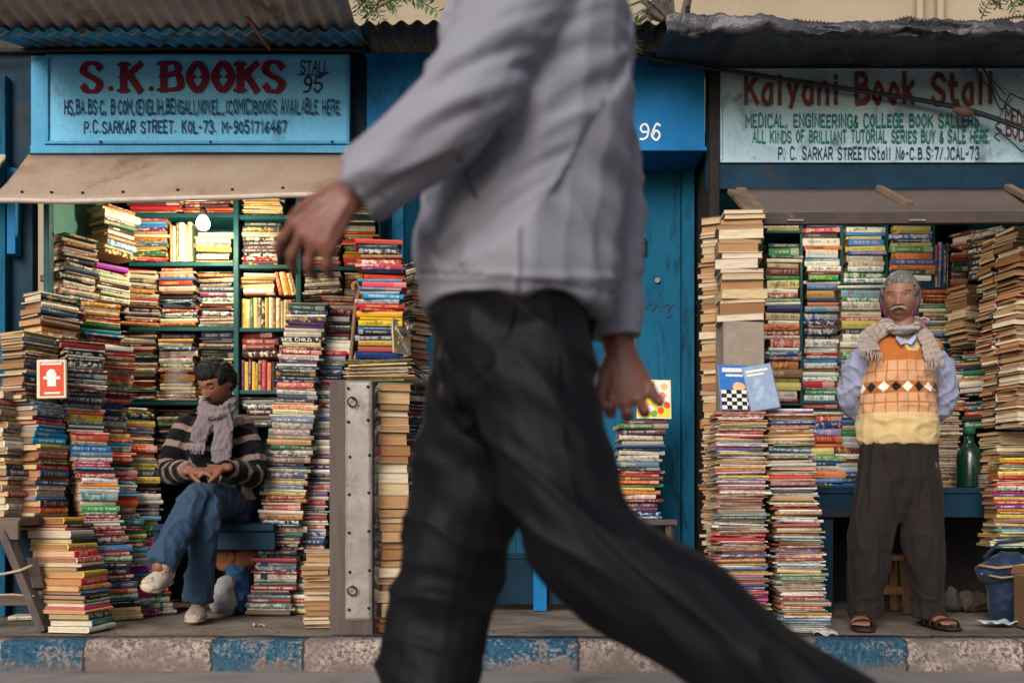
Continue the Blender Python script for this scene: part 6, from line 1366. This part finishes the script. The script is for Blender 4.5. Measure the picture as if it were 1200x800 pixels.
# ================================================================ which books show largest: cast rays through the lens
HERO = 300
verts, faces, own = [], [], []
for i, b in enumerate(BOOKS):
    L, w_, T = b['L'] / 2, b['W'] / 2, b['T']; k = len(verts)
    verts += [tuple(b['mat'] @ Vector((x, y, z))) for x in (-L, L) for y in (-w_, w_) for z in (0, T)]
    for f in ((0, 1, 3, 2), (4, 6, 7, 5), (0, 4, 5, 1), (2, 3, 7, 6), (0, 2, 6, 4), (1, 5, 7, 3)): faces.append(tuple(k + j for j in f)); own.append(i)
for o in list(COL.objects):
    if o.type == 'MESH' and not o.name.startswith(('road', 'kerb', 'plastic_bag', 'strand')):
        k = len(verts); m = Matrix.Translation(wloc(o)); verts += [tuple(m @ v.co) for v in o.data.vertices]
        for p in o.data.polygons: faces.append(tuple(k + j for j in p.vertices)); own.append(-1)
bv = BVHTree.FromPolygons(verts, faces); cnt = [0] * len(BOOKS); org = Vector((0, 0, CZ))
for py in range(200, 770, 2):
    for px in range(0, 1200, 2):
        h_ = bv.ray_cast(org, Vector(((px - 600) / F, 1, -(py - HY) / F)).normalized())
        if h_[2] is not None and own[h_[2]] >= 0: cnt[own[h_[2]]] += 1
del verts, faces, own, bv
for i, b in enumerate(BOOKS): b['vis'] = cnt[i]
idx = sorted((i for i, b in enumerate(BOOKS) if b['kind'] == 'book' and b['vis'] > 0), key=lambda i: -BOOKS[i]['vis'])
covers = [i for i, b in enumerate(BOOKS) if b['kind'] == 'cover']
hero = set(idx[:HERO - len(covers)]) | set(covers)
mags = set(i for i, b in enumerate(BOOKS) if b['kind'] == 'magazine' and b['vis'] > 0)
SHORT = {}
def fit_label(ws):
    return ' '.join(ws.split())
used = {}
for i in sorted(hero | mags):
    b = BOOKS[i]; thick = '' if b['kind'] == 'cover' else ('thick ' if b['T'] > .027 else 'thin ' if b['T'] < .014 and b['kind'] == 'book' else '')
    if b['kind'] == 'cover': lab = b['place']; grp = 'books standing to show their covers'
    else:
        noun = 'magazine' if b['kind'] == 'magazine' else 'book'; lab = fit_label('%s%s %s, %s %s, %s' % (thick, cname(b['col']), noun, ordinal(b['order']), b['end'], b['place'])); grp = ('magazines in the ' if noun == 'magazine' else 'books in the ') + b['place']
        ws = lab.split()
        if len(ws) > 16: lab = fit_label('%s %s, %s %s, %s' % (cname(b['col']), noun, ordinal(b['order']), b['end'], b['place']))
        if len(lab.split()) > 16: print('LONG', lab)
    used[lab] = used.get(lab, 0) + 1
    place_book(b, lab, 'magazine' if b['kind'] == 'magazine' else 'book', grp, b['kind'] in ('book', 'cover'))
print('books', len(BOOKS), 'seen', sum(1 for b in BOOKS if b['vis'] > 0), 'single', len(hero), 'magazines', len(mags), 'doubled labels', sum(1 for v in used.values() if v > 1), 'smallest hero', min(BOOKS[i]['vis'] for i in hero))
# the rest: one mass of books
V, Fc, UVs, MI, C1, C2 = [], [], [], [], [], []
for i, b in enumerate(BOOKS):
    if i in hero or i in mags: continue
    v, f, uv, pv, pf = book_geo(b); k = len(V); m = b['mat']
    V += [tuple(m @ Vector(q)) for q in v]; Fc += [tuple(k + j for j in q) for q in f]; UVs += uv; MI += [0] * len(f); C1 += [b['col']] * len(f)
    k = len(V); V += [tuple(m @ Vector(q)) for q in pv]; Fc += [tuple(k + j for j in q) for q in pf]; UVs += [(b['seed'] + .5, 7)] * sum(len(q) for q in pf); MI += [1] * len(pf); C1 += [b['page']] * len(pf)
    C2 += [b['txt']] * (len(f) + len(pf))
me = bpy.data.meshes.new('books'); me.from_pydata(V, [], Fc); me.materials.append(M['cover']); me.materials.append(M['pages']); me.polygons.foreach_set('material_index', MI); setuv(me, UVs); attr(me, 'Col', C1); attr(me, 'Txt', C2); me.update()
o = bpy.data.objects.new('books', me); COL.objects.link(o); tag(o, 'hundreds of smaller book spines packed on the shelves and in hidden piles', 'books', None, 'stuff')
